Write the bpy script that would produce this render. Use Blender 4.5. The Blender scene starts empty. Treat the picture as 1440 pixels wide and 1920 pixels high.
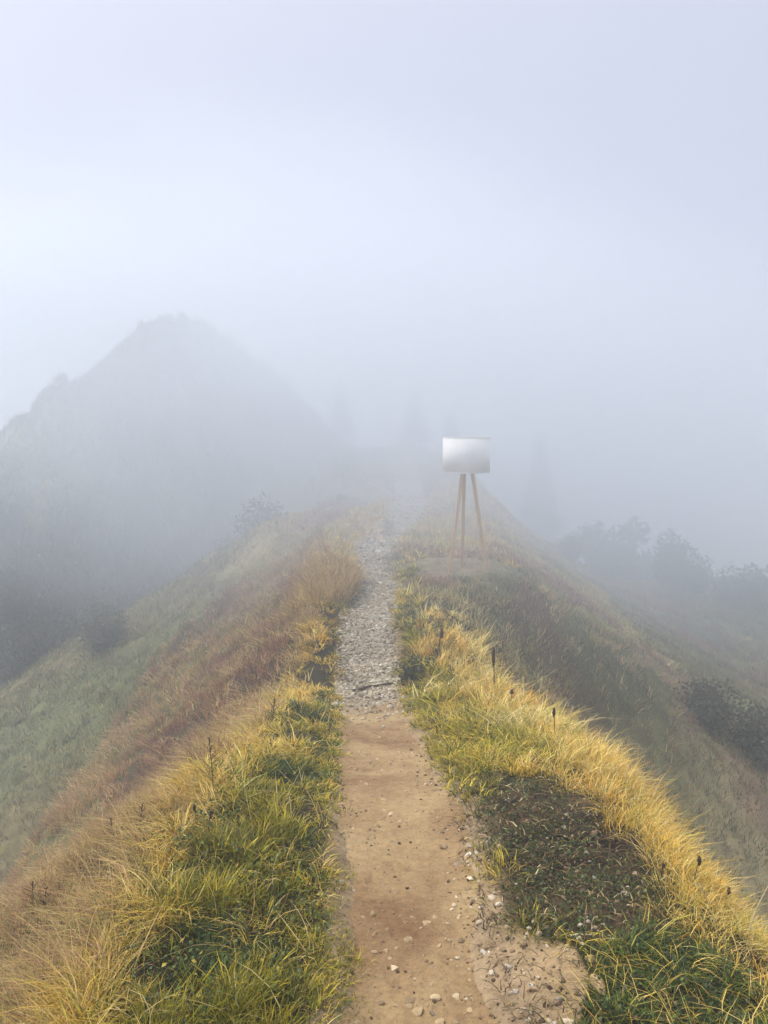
import bpy, math, random
import numpy as np
from mathutils import Vector

random.seed(11)
rng = np.random.default_rng(11)
SC = bpy.context.scene
COL = SC.collection

# ------------------------------------------------------------------ camera
F = 1478.0                       # focal length in photograph pixels (1440 x 1920)
PITCH = math.radians(6.2)        # looking slightly down
CAMZ = 1.6
cam = bpy.data.cameras.new('camera')
cam.sensor_fit = 'VERTICAL'
cam.sensor_height = 36.0
cam.lens = 36.0 * F / 1920.0
cam.clip_start = 0.05
cam.clip_end = 1200
cam_o = bpy.data.objects.new('camera', cam)
cam_o.location = (0, 0, CAMZ)
cam_o.rotation_euler = (math.pi / 2 - PITCH, 0, 0)
COL.objects.link(cam_o)
SC.camera = cam_o

# ------------------------------------------------------------------ sky and sun
SUN_EL = math.radians(57)
SUN_AZ = math.radians(-78)       # from the left
HAZE_DENSITY = 0.021
world = bpy.data.worlds.new('World')
SC.world = world
world.use_nodes = True
nt = world.node_tree
nt.nodes.clear()
n_out = nt.nodes.new('ShaderNodeOutputWorld')
n_bg = nt.nodes.new('ShaderNodeBackground')
n_sky = nt.nodes.new('ShaderNodeTexSky')
n_sky.sky_type = 'NISHITA'
n_sky.sun_disc = False
n_sky.sun_elevation = SUN_EL
n_sky.sun_rotation = SUN_AZ
n_tc = nt.nodes.new('ShaderNodeTexCoord')
n_sep = nt.nodes.new('ShaderNodeSeparateXYZ')
nt.links.new(n_tc.outputs['Generated'], n_sep.inputs[0])
n_ramp = nt.nodes.new('ShaderNodeValToRGB')
n_ramp.color_ramp.interpolation = 'B_SPLINE'
e = n_ramp.color_ramp.elements
e[0].position = 0.0;  e[0].color = (0.59, 0.62, 0.79, 1)
e[1].position = 1.0;  e[1].color = (1.55, 1.55, 1.66, 1)
m = e.new(0.25); m.color = (0.59, 0.62, 0.79, 1)
m = e.new(0.50); m.color = (0.61, 0.63, 0.77, 1)
m = e.new(0.75); m.color = (1.10, 1.13, 1.25, 1)
nt.links.new(n_sep.outputs['Z'], n_ramp.inputs[0])
# the cloud is thinner where the sun stands: a broad brightening round it
sun_dir = Vector((math.sin(SUN_AZ) * math.cos(SUN_EL), math.cos(SUN_AZ) * math.cos(SUN_EL), math.sin(SUN_EL)))
n_dot = nt.nodes.new('ShaderNodeVectorMath'); n_dot.operation = 'DOT_PRODUCT'
n_dot.inputs[1].default_value = sun_dir
nt.links.new(n_tc.outputs['Generated'], n_dot.inputs[0])
n_mr = nt.nodes.new('ShaderNodeMapRange')
n_mr.interpolation_type = 'SMOOTHSTEP'
n_mr.inputs['From Min'].default_value = 0.45
n_mr.inputs['From Max'].default_value = 1.0
n_mr.inputs['To Min'].default_value = 1.0
n_mr.inputs['To Max'].default_value = 1.15
nt.links.new(n_dot.outputs['Value'], n_mr.inputs['Value'])
n_gain = nt.nodes.new('ShaderNodeVectorMath'); n_gain.operation = 'SCALE'
nt.links.new(n_ramp.outputs['Color'], n_gain.inputs[0])
nt.links.new(n_mr.outputs['Result'], n_gain.inputs['Scale'])
n_up = nt.nodes.new('ShaderNodeVectorMath'); n_up.operation = 'SCALE'
n_up.inputs['Scale'].default_value = 8.0
nt.links.new(n_gain.outputs[0], n_up.inputs[0])
n_mix = nt.nodes.new('ShaderNodeMixRGB')
n_mix.inputs[0].default_value = 0.90
nt.links.new(n_sky.outputs['Color'], n_mix.inputs[1])
nt.links.new(n_up.outputs[0], n_mix.inputs[2])
n_bg.inputs['Strength'].default_value = 0.10
nt.links.new(n_mix.outputs[0], n_bg.inputs['Color'])
nt.links.new(n_bg.outputs[0], n_out.inputs['Surface'])

sun = bpy.data.lights.new('sun', 'SUN')
sun.energy = 3.7
sun.angle = math.radians(5)
sun.color = (1.0, 0.93, 0.80)
sun_o = bpy.data.objects.new('sun', sun)
sun_o.rotation_euler = (-sun_dir).to_track_quat('-Z', 'Y').to_euler()
sun_o.location = (-10, 10, 20)
COL.objects.link(sun_o)

vs = SC.view_settings
vs.view_transform = 'Standard'
vs.look = 'None'
vs.exposure = 0.30
vs.gamma = 1.0
vs.use_curve_mapping = False
SC.cycles.volume_bounces = 8
SC.cycles.max_bounces = 11
SC.cycles.diffuse_bounces = 3
SC.cycles.transmission_bounces = 4
SC.cycles.transparent_max_bounces = 8
SC.cycles.use_denoising = True

# ------------------------------------------------------------------ small helpers
CP, SP = math.cos(PITCH), math.sin(PITCH)

def ray(u, v):
    a = (u - 720) / F; b = (960 - v) / F
    return np.array([a, CP + b * SP, -SP + b * CP])

def at(u, v, t):
    """point seen at photograph pixel (u, v) at depth t"""
    p = ray(u, v) * t
    return np.array([p[0], p[1], p[2] + CAMZ])

def proj(x, y, z):
    zz = z - CAMZ
    d = np.maximum(y * CP - zz * SP, 1e-3)
    up = y * SP + zz * CP
    return 720 + F * x / d, 960 - F * up / d, d

def sstep(a, b, x):
    t = np.clip((x - a) / (b - a), 0, 1)
    return t * t * (3 - 2 * t)

def _hash(ix, iy, seed):
    h = (ix.astype(np.int64) * 374761393 + iy.astype(np.int64) * 668265263 + seed * 1442695041) & 0xFFFFFFFF
    h = ((h ^ (h >> 13)) * 1274126177) & 0xFFFFFFFF
    h = (h ^ (h >> 16)) & 0xFFFFFFFF
    return h / 4294967295.0

def vnoise(x, y, seed=0):
    x = np.asarray(x, float); y = np.asarray(y, float)
    ix = np.floor(x); iy = np.floor(y)
    fx = x - ix; fy = y - iy
    fx = fx * fx * fx * (fx * (fx * 6 - 15) + 10); fy = fy * fy * fy * (fy * (fy * 6 - 15) + 10)
    a = _hash(ix, iy, seed); b = _hash(ix + 1, iy, seed)
    c = _hash(ix, iy + 1, seed); d = _hash(ix + 1, iy + 1, seed)
    return (a + (b - a) * fx) * (1 - fy) + (c + (d - c) * fx) * fy

def fbm(x, y, seed=0, octs=4, gain=0.5):
    s = 0; a = 1; t = 0
    for k in range(octs):
        s = s + a * (vnoise(x * 2 ** k + 17.3 * k, y * 2 ** k - 9.1 * k, seed + k) - 0.5); t += a; a *= gain
    return s / t * 2      # about -1..1

# ------------------------------------------------------------------ the lie of the land
def curve(pts):
    pts = sorted(pts); xs = np.array([p[0] for p in pts]); ys = np.array([p[1] for p in pts])
    gx = np.linspace(xs[0], xs[-1], 1200); gy = np.interp(gx, xs, ys)
    w = max(3, int(1200 * 0.9 / (xs[-1] - xs[0]))) | 1
    k = np.hanning(w + 2)[1:-1]; k /= k.sum()
    gp = np.concatenate([np.full(w // 2, gy[0]), gy, np.full(w // 2, gy[-1])])
    gs = np.convolve(gp, k, 'valid')
    return lambda Y: np.interp(Y, gx, gs)

# path edges in the photograph (left, right, row) and the depth they stand at
PATH_PX = [(632, 950, 1920, 2.13), (628, 905, 1700, 2.70), (630, 862, 1500, 3.60), (640, 800, 1400, 5.05),
           (642, 745, 1300, 7.6), (637, 738, 1250, 8.2), (645, 734, 1150, 9.6), (682, 746, 1100, 11.2),
           (652, 726, 1060, 12.7), (655, 745, 1020, 14.6), (700, 790, 980, 17.0), (745, 800, 940, 20.0), (742, 778, 880, 26.0)]
_c, _z, _w = [], [], []
for l, r, v, t in PATH_PX:
    a, b = at(l, v, t), at(r, v, t)
    _c.append((a[1], (a[0] + b[0]) / 2)); _z.append((a[1], a[2])); _w.append((a[1], (b[0] - a[0]) / 2))
_c = [(-6, 0.25), (0, 0.18)] + _c + [(34, 1.6), (60, 3)]
_z = [(-6, 0.15), (0, 0.02)] + _z + [(30, 0.30), (40, -1.0), (60, -4), (120, -14)]
_w = [(-6, 0.24), (0, 0.24)] + _w + [(60, 0.3)]
path_c, crest_z, path_w = curve(_c), curve(_z), curve(_w)
edge_l = curve([(-6, -0.85), (2, -0.76), (3.5, -.80), (7, -0.82), (9, -0.75), (12, -0.8), (15, -1.1), (20, -1.1), (26, -1.3), (60, -2)])
edge_r = curve([(-6, .90), (2, 0.92), (3.5, 1.0), (5, 1.06), (7.5, 0.90), (9, 0.62), (10.3, 0.80), (11.2, 1.75), (14, 1.9), (18, 2.0), (26, 2.2), (60, 4)])
slope_r = curve([(-6, 1.3), (7, 1.3), (10, 1.0), (13, 0.62), (20, 0.62), (24, 0.9), (40, 1.1), (60, 1.1)])

def smax(a, b, k=0.6):
    h = np.clip(0.5 + 0.5 * (a - b) / k, 0, 1)
    return b + (a - b) * h + k * h * (1 - h)

def ground_h(x, y, fine=True):
    x = np.asarray(x, float); y = np.asarray(y, float)
    zc = crest_z(y)
    wob = 0.12 * fbm(x * 0.0 + 3, y * 0.9, 5, 3)
    dr = np.maximum(x - (edge_r(y) + wob), 0)
    dl = np.maximum((edge_l(y) + wob) - x, 0)
    rr = slope_r(y) * (np.sqrt(dr * dr + 0.06) - 0.245)
    ll = 0.80 * (np.sqrt(dl * dl + 0.03) - 0.173) + 1.2 * np.maximum(dl - 3.2, 0) * sstep(3.2, 3.9, dl)
    z = zc - rr - ll
    z = z + .9 * sstep(16, 26, y) * fbm(x * .45, y * .45, 43, 3)
    # raised grassy rims on both sides of the worn path
    pd = np.abs(x - path_c(y)) - path_w(y)
    z = z + 0.06 * sstep(0.0, 0.35, pd) * (1 - sstep(0.5, 1.5, dl + dr))
    # side spur running down to the left beyond the first dip
    y0 = 17.0
    sp = CAMZ - 2.15 - 0.62 * (-x - 2.75) - 0.42 * (y0 - y)
    sp = np.where(y > y0, CAMZ - 2.15 - 0.62 * (-x - 2.75) - 1.25 * (y - y0), sp)
    sp = sp + 0.40 * fbm(x * 0.45, y * 0.45, 31, 4)
    z = np.where(x < 0, smax(z, np.where(x < 0.5, sp - 0.4 * sstep(-2.5, -0.5, x) * 3, -99), 0.5), z)
    y1 = 22.0 + 0.6 * fbm(x * .3, x * 0 + 4, 33, 2)
    rp = CAMZ - 4.15 - 0.045 * (x - 5) - np.where(y < y1, 0.30 * (y1 - y), 1.1 * (y - y1)) + 0.5 * fbm(x * 0.35, y * 0.35, 35, 3)
    rp = rp - 3.0 * sstep(5.0, 2.0, x)
    z = np.where(x > 1, smax(z, rp, 0.8), z)
    floor = -22 + 1.5 * fbm(x * 0.05, y * 0.05, 77, 3)
    z = smax(z, floor, 3.0)
    if fine:
        dist = np.sqrt(x * x + y * y)
        off = sstep(0.0, 0.25, pd)
        z = z + off * (0.035 * fbm(x * 2.6, y * 2.6, 9, 3) + 0.012 * fbm(x * 11, y * 11, 19, 2) + .008 * fbm(x * 30, y * 30, 20, 2))
        z = z + 0.22 * fbm(x * 0.6, y * 0.6, 41, 4) * sstep(1.2, 4, np.maximum(dl, dr) + 0 * dist)
        z = z - 0.05 * (1 - sstep(-0.10, 0.05, pd + 0.05 * fbm(x * 3, y * 3, 3, 3)))      # the path lies in this trough
    return z

def path_h(x, y):
    z = crest_z(y) + 0.016 * fbm(x * 3, y * 2.2, 51, 4) + 0.007 * fbm(x * 9, y * 8, 54, 3) + 0.004 * fbm(x * 21, y * 21, 52, 2)
    pd = np.abs(x - path_c(y)) - path_w(y)
    gravelly = sstep(7.0, 7.8, y)
    z = z - 0.018 + 0.006 * gravelly * fbm(x * 20, y * 20, 53, 2)
    # slightly dished middle
    z = z - 0.02 * (1 - np.clip(1 + pd / np.maximum(path_w(y), .1), 0, 1) ** 2)
    return z

# skyline of the hill on the left, read off the photograph at depth 28
HILL_T = 28.0
_sil = [(-400, 1010), (-150, 905), (0, 815), (60, 765), (105, 728), (150, 718), (200, 680), (245, 640), (285, 614),
        (340, 609), (395, 622), (420, 645), (445, 668), (500, 712), (560, 765), (620, 825), (690, 890), (800, 1010), (900, 1150)]
_hx = []; _hz = []
for u, v in _sil:
    p = at(u, v, HILL_T); _hx.append(p[0]); _hz.append(p[2])
HY = at(310, 700, HILL_T)[1]

def hill_h(x, y):
    s = np.interp(x, _hx, _hz)
    d = HY - y
    k = np.where(d > 0, 0.98, 1.3)
    # buttresses and gullies on its flank
    rid = 1 - np.abs(fbm(x * 0.28 + 0.10 * d, y * 0.05 + 2, 61, 3))
    z = s - k * (np.sqrt(d * d + 0.05) - 0.22) + (rid - 0.75) * 3.1 * sstep(0.8, 6, np.abs(d))
    z = z + 0.46 * fbm(x * 1.1, y * 1.1, 63, 4)
    cr = 1 - np.abs(fbm(x * 1.6 + 3, y * 1.6, 66, 3)) * 2
    z = z + 0.16 * fbm(x * 3.5, y * 3.5, 64, 3) + .28 * np.maximum(cr, 0) ** 2
    return z

def land(x, y):
    inside = (x > -24) & (x < 6) & (y > 15) & (y < 40)
    return np.where(inside, np.maximum(ground_h(x, y), hill_h(x, y)), ground_h(x, y))

def hit(u, v, tmin=1.5, tmax=60):
    t = np.geomspace(tmin, tmax, 2500)
    d = ray(u, v)
    z = CAMZ + d[2] * t
    below = np.nonzero(z < land(d[0] * t, d[1] * t))[0]
    k = below[0] if len(below) else len(t) - 1
    return np.array([d[0] * t[k], d[1] * t[k], float(land(np.array([d[0] * t[k]]), np.array([d[1] * t[k]]))[0])]), t[k]

# ------------------------------------------------------------------ materials
def newmat(name):
    m = bpy.data.materials.new(name); m.use_nodes = True
    m.node_tree.nodes.clear()
    return m, m.node_tree.nodes, m.node_tree.links

def foliage_mat(name, trans=0.35, rough=0.6, gloss=0.06):
    m, N, L = newmat(name)
    out = N.new('ShaderNodeOutputMaterial')
    at_ = N.new('ShaderNodeAttribute'); at_.attribute_name = 'Col'
    nz = N.new('ShaderNodeTexNoise'); nz.inputs['Scale'].default_value = 60
    ge = N.new('ShaderNodeNewGeometry'); L.new(ge.outputs['Position'], nz.inputs['Vector'])
    mr = N.new('ShaderNodeMapRange'); mr.inputs['To Min'].default_value = 0.72; mr.inputs['To Max'].default_value = 1.28
    L.new(nz.outputs['Fac'], mr.inputs['Value'])
    mul = N.new('ShaderNodeVectorMath'); mul.operation = 'SCALE'
    L.new(at_.outputs['Color'], mul.inputs[0]); L.new(mr.outputs['Result'], mul.inputs['Scale'])
    df = N.new('ShaderNodeBsdfDiffuse'); tr = N.new('ShaderNodeBsdfTranslucent')
    L.new(mul.outputs[0], df.inputs['Color']); L.new(mul.outputs[0], tr.inputs['Color'])
    mx = N.new('ShaderNodeMixShader'); mx.inputs[0].default_value = trans
    L.new(df.outputs[0], mx.inputs[1]); L.new(tr.outputs[0], mx.inputs[2])
    gl = N.new('ShaderNodeBsdfGlossy'); gl.inputs['Roughness'].default_value = rough; gl.inputs['Color'].default_value = (.9, .9, .85, 1)
    mg = N.new('ShaderNodeMixShader'); mg.inputs[0].default_value = gloss
    L.new(mx.outputs[0], mg.inputs[1]); L.new(gl.outputs[0], mg.inputs[2])
    L.new(mg.outputs[0], out.inputs['Surface'])
    return m

def ground_mat(name, scale_fine=40, bump=0.5):
    m, N, L = newmat(name)
    out = N.new('ShaderNodeOutputMaterial')
    pr = N.new('ShaderNodeBsdfPrincipled'); pr.inputs['Roughness'].default_value = 0.95
    pr.inputs['Specular IOR Level'].default_value = 0.15
    at_ = N.new('ShaderNodeAttribute'); at_.attribute_name = 'Col'
    ge = N.new('ShaderNodeNewGeometry')
    n1 = N.new('ShaderNodeTexNoise'); n1.inputs['Scale'].default_value = scale_fine; n1.inputs['Detail'].default_value = 8; n1.inputs['Roughness'].default_value = .7
    n2 = N.new('ShaderNodeTexNoise'); n2.inputs['Scale'].default_value = 4; n2.inputs['Detail'].default_value = 6
    L.new(ge.outputs['Position'], n1.inputs['Vector']); L.new(ge.outputs['Position'], n2.inputs['Vector'])
    ad = N.new('ShaderNodeMath'); ad.operation = 'ADD'; L.new(n1.outputs['Fac'], ad.inputs[0]); L.new(n2.outputs['Fac'], ad.inputs[1])
    mr = N.new('ShaderNodeMapRange'); mr.inputs['From Min'].default_value = .6; mr.inputs['From Max'].default_value = 1.4
    mr.inputs['To Min'].default_value = .45; mr.inputs['To Max'].default_value = 1.6
    L.new(ad.outputs[0], mr.inputs['Value'])
    mul = N.new('ShaderNodeVectorMath'); mul.operation = 'SCALE'
    L.new(at_.outputs['Color'], mul.inputs[0]); L.new(mr.outputs['Result'], mul.inputs['Scale'])
    L.new(mul.outputs[0], pr.inputs['Base Color'])
    bp = N.new('ShaderNodeBump'); bp.inputs['Strength'].default_value = bump; bp.inputs['Distance'].default_value = .03
    L.new(n1.outputs['Fac'], bp.inputs['Height']); L.new(bp.outputs[0], pr.inputs['Normal'])
    L.new(pr.outputs[0], out.inputs['Surface'])
    return m

def path_mat():
    m, N, L = newmat('trodden_earth')
    out = N.new('ShaderNodeOutputMaterial')
    pr = N.new('ShaderNodeBsdfPrincipled'); pr.inputs['Roughness'].default_value = 0.92
    pr.inputs['Specular IOR Level'].default_value = 0.2
    ge = N.new('ShaderNodeNewGeometry')
    def noise(s, d=6, r=.6, dist=0):
        n = N.new('ShaderNodeTexNoise'); n.inputs['Scale'].default_value = s; n.inputs['Detail'].default_value = d
        n.inputs['Roughness'].default_value = r; n.inputs['Distortion'].default_value = dist
        L.new(ge.outputs['Position'], n.inputs['Vector']); return n
    def ramp(n, stops):
        r = N.new('ShaderNodeValToRGB'); es = r.color_ramp.elements
        es[0].position, es[0].color = stops[0][0], (*stops[0][1], 1)
        es[1].position, es[1].color = stops[-1][0], (*stops[-1][1], 1)
        for p, c in stops[1:-1]:
            k = es.new(p); k.color = (*c, 1)
        L.new(n.outputs['Fac'], r.inputs[0]); return r
    big = ramp(noise(2.2, 6, .62, .4), [(.30, (.21, .120, .062)), (.43, (.28, .18, .094)), (.57, (.36, .25, .132)), (.74, (.43, .32, .175))])
    fine = ramp(noise(38, 12, .85), [(.30, (.38, .35, .33)), (.5, (.95, .95, .94)), (.70, (1.4, 1.38, 1.3))])
    mul = N.new('ShaderNodeMixRGB'); mul.blend_type = 'MULTIPLY'; mul.inputs[0].default_value = 0.8
    L.new(big.outputs[0], mul.inputs[1]); L.new(fine.outputs[0], mul.inputs[2])
    # dark crumbs and scuffs
    sp = ramp(noise(75, 3, .5), [(.30, (1, 1, 1)), (.66, (1, 1, 1)), (.73, (.35, .30, .28))])
    mul2 = N.new('ShaderNodeMixRGB'); mul2.blend_type = 'MULTIPLY'; mul2.inputs[0].default_value = .6
    L.new(mul.outputs[0], mul2.inputs[1]); L.new(sp.outputs[0], mul2.inputs[2])
    sc = ramp(noise(7, 5, .6, 1.2), [(.30, (1, 1, 1)), (.60, (1, 1, 1)), (.74, (.60, .50, .46))])
    mul3 = N.new('ShaderNodeMixRGB'); mul3.blend_type = 'MULTIPLY'; mul3.inputs[0].default_value = .75
    L.new(mul2.outputs[0], mul3.inputs[1]); L.new(sc.outputs[0], mul3.inputs[2])
    # paler grit on the stony stretch
    at_ = N.new('ShaderNodeAttribute'); at_.attribute_name = 'Col'
    mx = N.new('ShaderNodeMixRGB'); L.new(at_.outputs['Fac'], mx.inputs[0])
    L.new(mul3.outputs[0], mx.inputs[1])
    gr = ramp(noise(30, 8, .8), [(.3, (.17, .145, .11)), (.55, (.33, .29, .23)), (.7, (.46, .42, .35))])
    L.new(gr.outputs[0], mx.inputs[2])
    L.new(mx.outputs[0], pr.inputs['Base Color'])
    b1 = noise(45, 8, .7)
    bp = N.new('ShaderNodeBump'); bp.inputs['Strength'].default_value = .8; bp.inputs['Distance'].default_value = .016
    L.new(b1.outputs['Fac'], bp.inputs['Height']); L.new(bp.outputs[0], pr.inputs['Normal'])
    L.new(pr.outputs[0], out.inputs['Surface'])
    return m

def solid_mat(name, c1, c2, scale=20, rough=.8, stretch=None, trans=0.0, bump=0.2):
    m, N, L = newmat(name)
    out = N.new('ShaderNodeOutputMaterial')
    pr = N.new('ShaderNodeBsdfPrincipled'); pr.inputs['Roughness'].default_value = rough
    pr.inputs['Specular IOR Level'].default_value = 0.25
    tc = N.new('ShaderNodeTexCoord'); mp = N.new('ShaderNodeMapping')
    if stretch: mp.inputs['Scale'].default_value = stretch
    L.new(tc.outputs['Object'], mp.inputs[0])
    nz = N.new('ShaderNodeTexNoise'); nz.inputs['Scale'].default_value = scale; nz.inputs['Detail'].default_value = 6
    L.new(mp.outputs[0], nz.inputs['Vector'])
    r = N.new('ShaderNodeValToRGB'); r.color_ramp.elements[0].position = .3; r.color_ramp.elements[1].position = .7
    r.color_ramp.elements[0].color = (*c1, 1); r.color_ramp.elements[1].color = (*c2, 1)
    L.new(nz.outputs['Fac'], r.inputs[0]); L.new(r.outputs[0], pr.inputs['Base Color'])
    bp = N.new('ShaderNodeBump'); bp.inputs['Strength'].default_value = bump; bp.inputs['Distance'].default_value = .01
    L.new(nz.outputs['Fac'], bp.inputs['Height']); L.new(bp.outputs[0], pr.inputs['Normal'])
    if trans:
        tr = N.new('ShaderNodeBsdfTranslucent'); L.new(r.outputs[0], tr.inputs['Color'])
        mx = N.new('ShaderNodeMixShader'); mx.inputs[0].default_value = trans
        L.new(pr.outputs[0], mx.inputs[1]); L.new(tr.outputs[0], mx.inputs[2]); L.new(mx.outputs[0], out.inputs['Surface'])
    else:
        L.new(pr.outputs[0], out.inputs['Surface'])
    return m

M_GRASS = foliage_mat('grass_blades', .22, .5, .025)
M_DRY = foliage_mat('dry_grass_blades', .32, .55, .02)
M_LEAF = foliage_mat('small_leaves', .25, .5, .03)
M_NEEDLE = foliage_mat('conifer_needles', .15, .6, .04)
M_GROUND = ground_mat('hillside_soil')
M_HILL = ground_mat('hill_turf', 9, .8)
M_PATH = path_mat()
M_STONECOL = ground_mat('stone_grey', 55, .35)
M_WOOD = solid_mat('oak_wood', (.46, .29, .15), (.60, .40, .23), 14, .5, (9, 9, 1), bump=.1)
M_SHADE = solid_mat('white_lamp_fabric', (.92, .92, .93), (.95, .95, .95), 160, .9, (1, 1, .3), trans=.22, bump=.08)
M_HEM = solid_mat('white_hem_tape', (.84, .85, .86), (.88, .88, .88), 60, .9, trans=.5, bump=0)
M_METAL = solid_mat('brushed_metal', (.35, .35, .34), (.45, .45, .44), 50, .35)
M_BULB = solid_mat('milk_glass', (.78, .77, .74), (.82, .81, .78), 10, .15, bump=0)
M_STEM = solid_mat('dead_stem', (.045, .03, .022), (.10, .065, .045), 40, .9)
M_PALESTEM = solid_mat('straw_stem', (.50, .40, .24), (.62, .52, .34), 40, .8)
M_HEAD = solid_mat('dead_seed_head', (.035, .022, .02), (.075, .048, .04), 60, .95)
M_BARK = solid_mat('bark', (.05, .035, .025), (.13, .10, .075), 25, .95)

# ------------------------------------------------------------------ object helpers
def mesh_np(name, verts, quads=None, tris=None, col=None, mat=None, smooth=False):
    verts = np.asarray(verts, np.float32)
    nq = 0 if quads is None else len(quads); ntr = 0 if tris is None else len(tris)
    me = bpy.data.meshes.new(name)
    me.vertices.add(len(verts)); me.vertices.foreach_set('co', verts.ravel())
    parts = []; starts = []; tot = 0
    if nq:
        parts.append(np.asarray(quads, np.int32).ravel()); starts.append(np.arange(nq) * 4); tot += nq * 4
    if ntr:
        parts.append(np.asarray(tris, np.int32).ravel()); starts.append(tot + np.arange(ntr) * 3); tot += ntr * 3
    me.loops.add(tot); me.loops.foreach_set('vertex_index', np.concatenate(parts))
    me.polygons.add(nq + ntr)
    me.polygons.foreach_set('loop_start', np.concatenate(starts).astype(np.int32))
    me.polygons.foreach_set('use_smooth', np.full(nq + ntr, smooth, bool))
    if col is not None:
        a = me.attributes.new('Col', 'FLOAT_COLOR', 'POINT')
        c = np.ones((len(verts), 4), np.float32); c[:, :3] = col
        a.data.foreach_set('color', c.ravel())
    me.update(calc_edges=True)
    me.validate()
    if mat: me.materials.append(mat)
    return me

def link(name, me, parent=None, **props):
    o = bpy.data.objects.new(name, me); COL.objects.link(o)
    if parent: o.parent = parent
    for k, v in props.items(): o[k] = v
    return o

def empty(name, loc, label, cat, group=None, rz=0):
    o = bpy.data.objects.new(name, None); o.empty_display_size = .1
    o.location = [float(c) for c in loc]; o.rotation_euler = (0, 0, rz); COL.objects.link(o)
    o['label'] = label; o['category'] = cat
    if group: o['group'] = group
    return o

def tube_np(pts, radii, n=7):
    """closed tube along points -> verts, quads, tris"""
    P = [Vector(p) for p in pts]; V = []; Q = []; T = []
    up = Vector((0.13, 0.31, 1)).normalized()
    for i, p in enumerate(P):
        d = (P[min(i + 1, len(P) - 1)] - P[max(i - 1, 0)]).normalized()
        if abs(d.dot(up)) > .97: a = d.cross(Vector((1, 0, 0))).normalized()
        else: a = d.cross(up).normalized()
        b = d.cross(a)
        for k in range(n):
            th = 2 * math.pi * k / n
            V.append(p + (a * math.cos(th) + b * math.sin(th)) * radii[i])
    for i in range(len(P) - 1):
        for k in range(n):
            Q.append((i * n + k, i * n + (k + 1) % n, (i + 1) * n + (k + 1) % n, (i + 1) * n + k))
    V.append(P[0]); V.append(P[-1]); c0 = len(V) - 2; c1 = len(V) - 1; l = (len(P) - 1) * n
    for k in range(n):
        T.append((c0, (k + 1) % n, k)); T.append((c1, l + k, l + (k + 1) % n))
    return [tuple(v) for v in V], Q, T

class Soup:
    """collects shapes that belong to ONE mesh"""
    def __init__(s): s.V = []; s.Q = []; s.T = []; s.C = []
    def add(s, V, Q=(), T=(), c=None):
        b = len(s.V); s.V += list(V)
        s.Q += [tuple(i + b for i in q) for q in Q]; s.T += [tuple(i + b for i in t) for t in T]
        s.C += [c or (1, 1, 1)] * len(V)
    def tube(s, pts, radii, n=7, c=None): s.add(*tube_np(pts, radii, n), c)
    def lathe(s, prof, n=48, c=None, closed=False):
        V = [(r * math.cos(2 * math.pi * k / n), r * math.sin(2 * math.pi * k / n), z) for r, z in prof for k in range(n)]
        m = len(prof); Q = []
        for i in range(m if closed else m - 1):
            j = (i + 1) % m
            for k in range(n): Q.append((i * n + k, i * n + (k + 1) % n, j * n + (k + 1) % n, j * n + k))
        s.add(V, Q, (), c)
    def build(s, name, mat, smooth=True):
        return mesh_np(name, np.array(s.V), np.array(s.Q) if s.Q else None, np.array(s.T) if s.T else None, np.array(s.C), mat, smooth)

# ------------------------------------------------------------------ vegetation zones
def in_poly(u, v, poly):
    r = np.zeros(np.shape(u), bool); n = len(poly)
    for i in range(n):
        x1, y1 = poly[i]; x2, y2 = poly[(i + 1) % n]
        c = ((y1 > v) != (y2 > v)) & (u < (x2 - x1) * (v - y1) / (y2 - y1 + 1e-9) + x1)
        r ^= c
    return r

def w_poly(pts):       # photograph outline on the near-flat crest -> outline on the ground
    return [tuple(hit(u, v, 1.2)[0][:2]) for u, v in pts]

SOIL = w_poly([(872, 1478), (1010, 1468), (1120, 1500), (1200, 1580), (1245, 1690), (1190, 1752), (1120, 1775), (1030, 1765), (955, 1735), (905, 1640)])
LOWGREEN = w_poly([(1130, 1765), (1260, 1740), (1345, 1800), (1440, 1880), (1600, 2200), (1000, 2200), (1075, 1900), (1100, 1800)])
GRAVELSIDE = w_poly([(900, 1600), (960, 1735), (1070, 1775), (1110, 1840), (1090, 1925), (1060, 2100), (930, 2100), (930, 1850), (895, 1700)])

def zone_xy(x, y):
    n = 0.10 * fbm(x * 2.2, y * 2.2, 71, 3)
    pd = np.abs(x - path_c(y)) - path_w(y) + n * .5
    dl = edge_l(y) - x + n; dr = x - edge_r(y) + n
    n2 = .12 * fbm(x * 7, y * 7, 73, 3)
    soil = in_poly(x + n * .9 + n2, y + n * .8 + n2 * 2, SOIL)
    low = in_poly(x + n * .6, y + n * .4, LOWGREEN) & ~soil
    side = in_poly(x, y, GRAVELSIDE)
    return pd, dl, dr, soil, low, side

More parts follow.
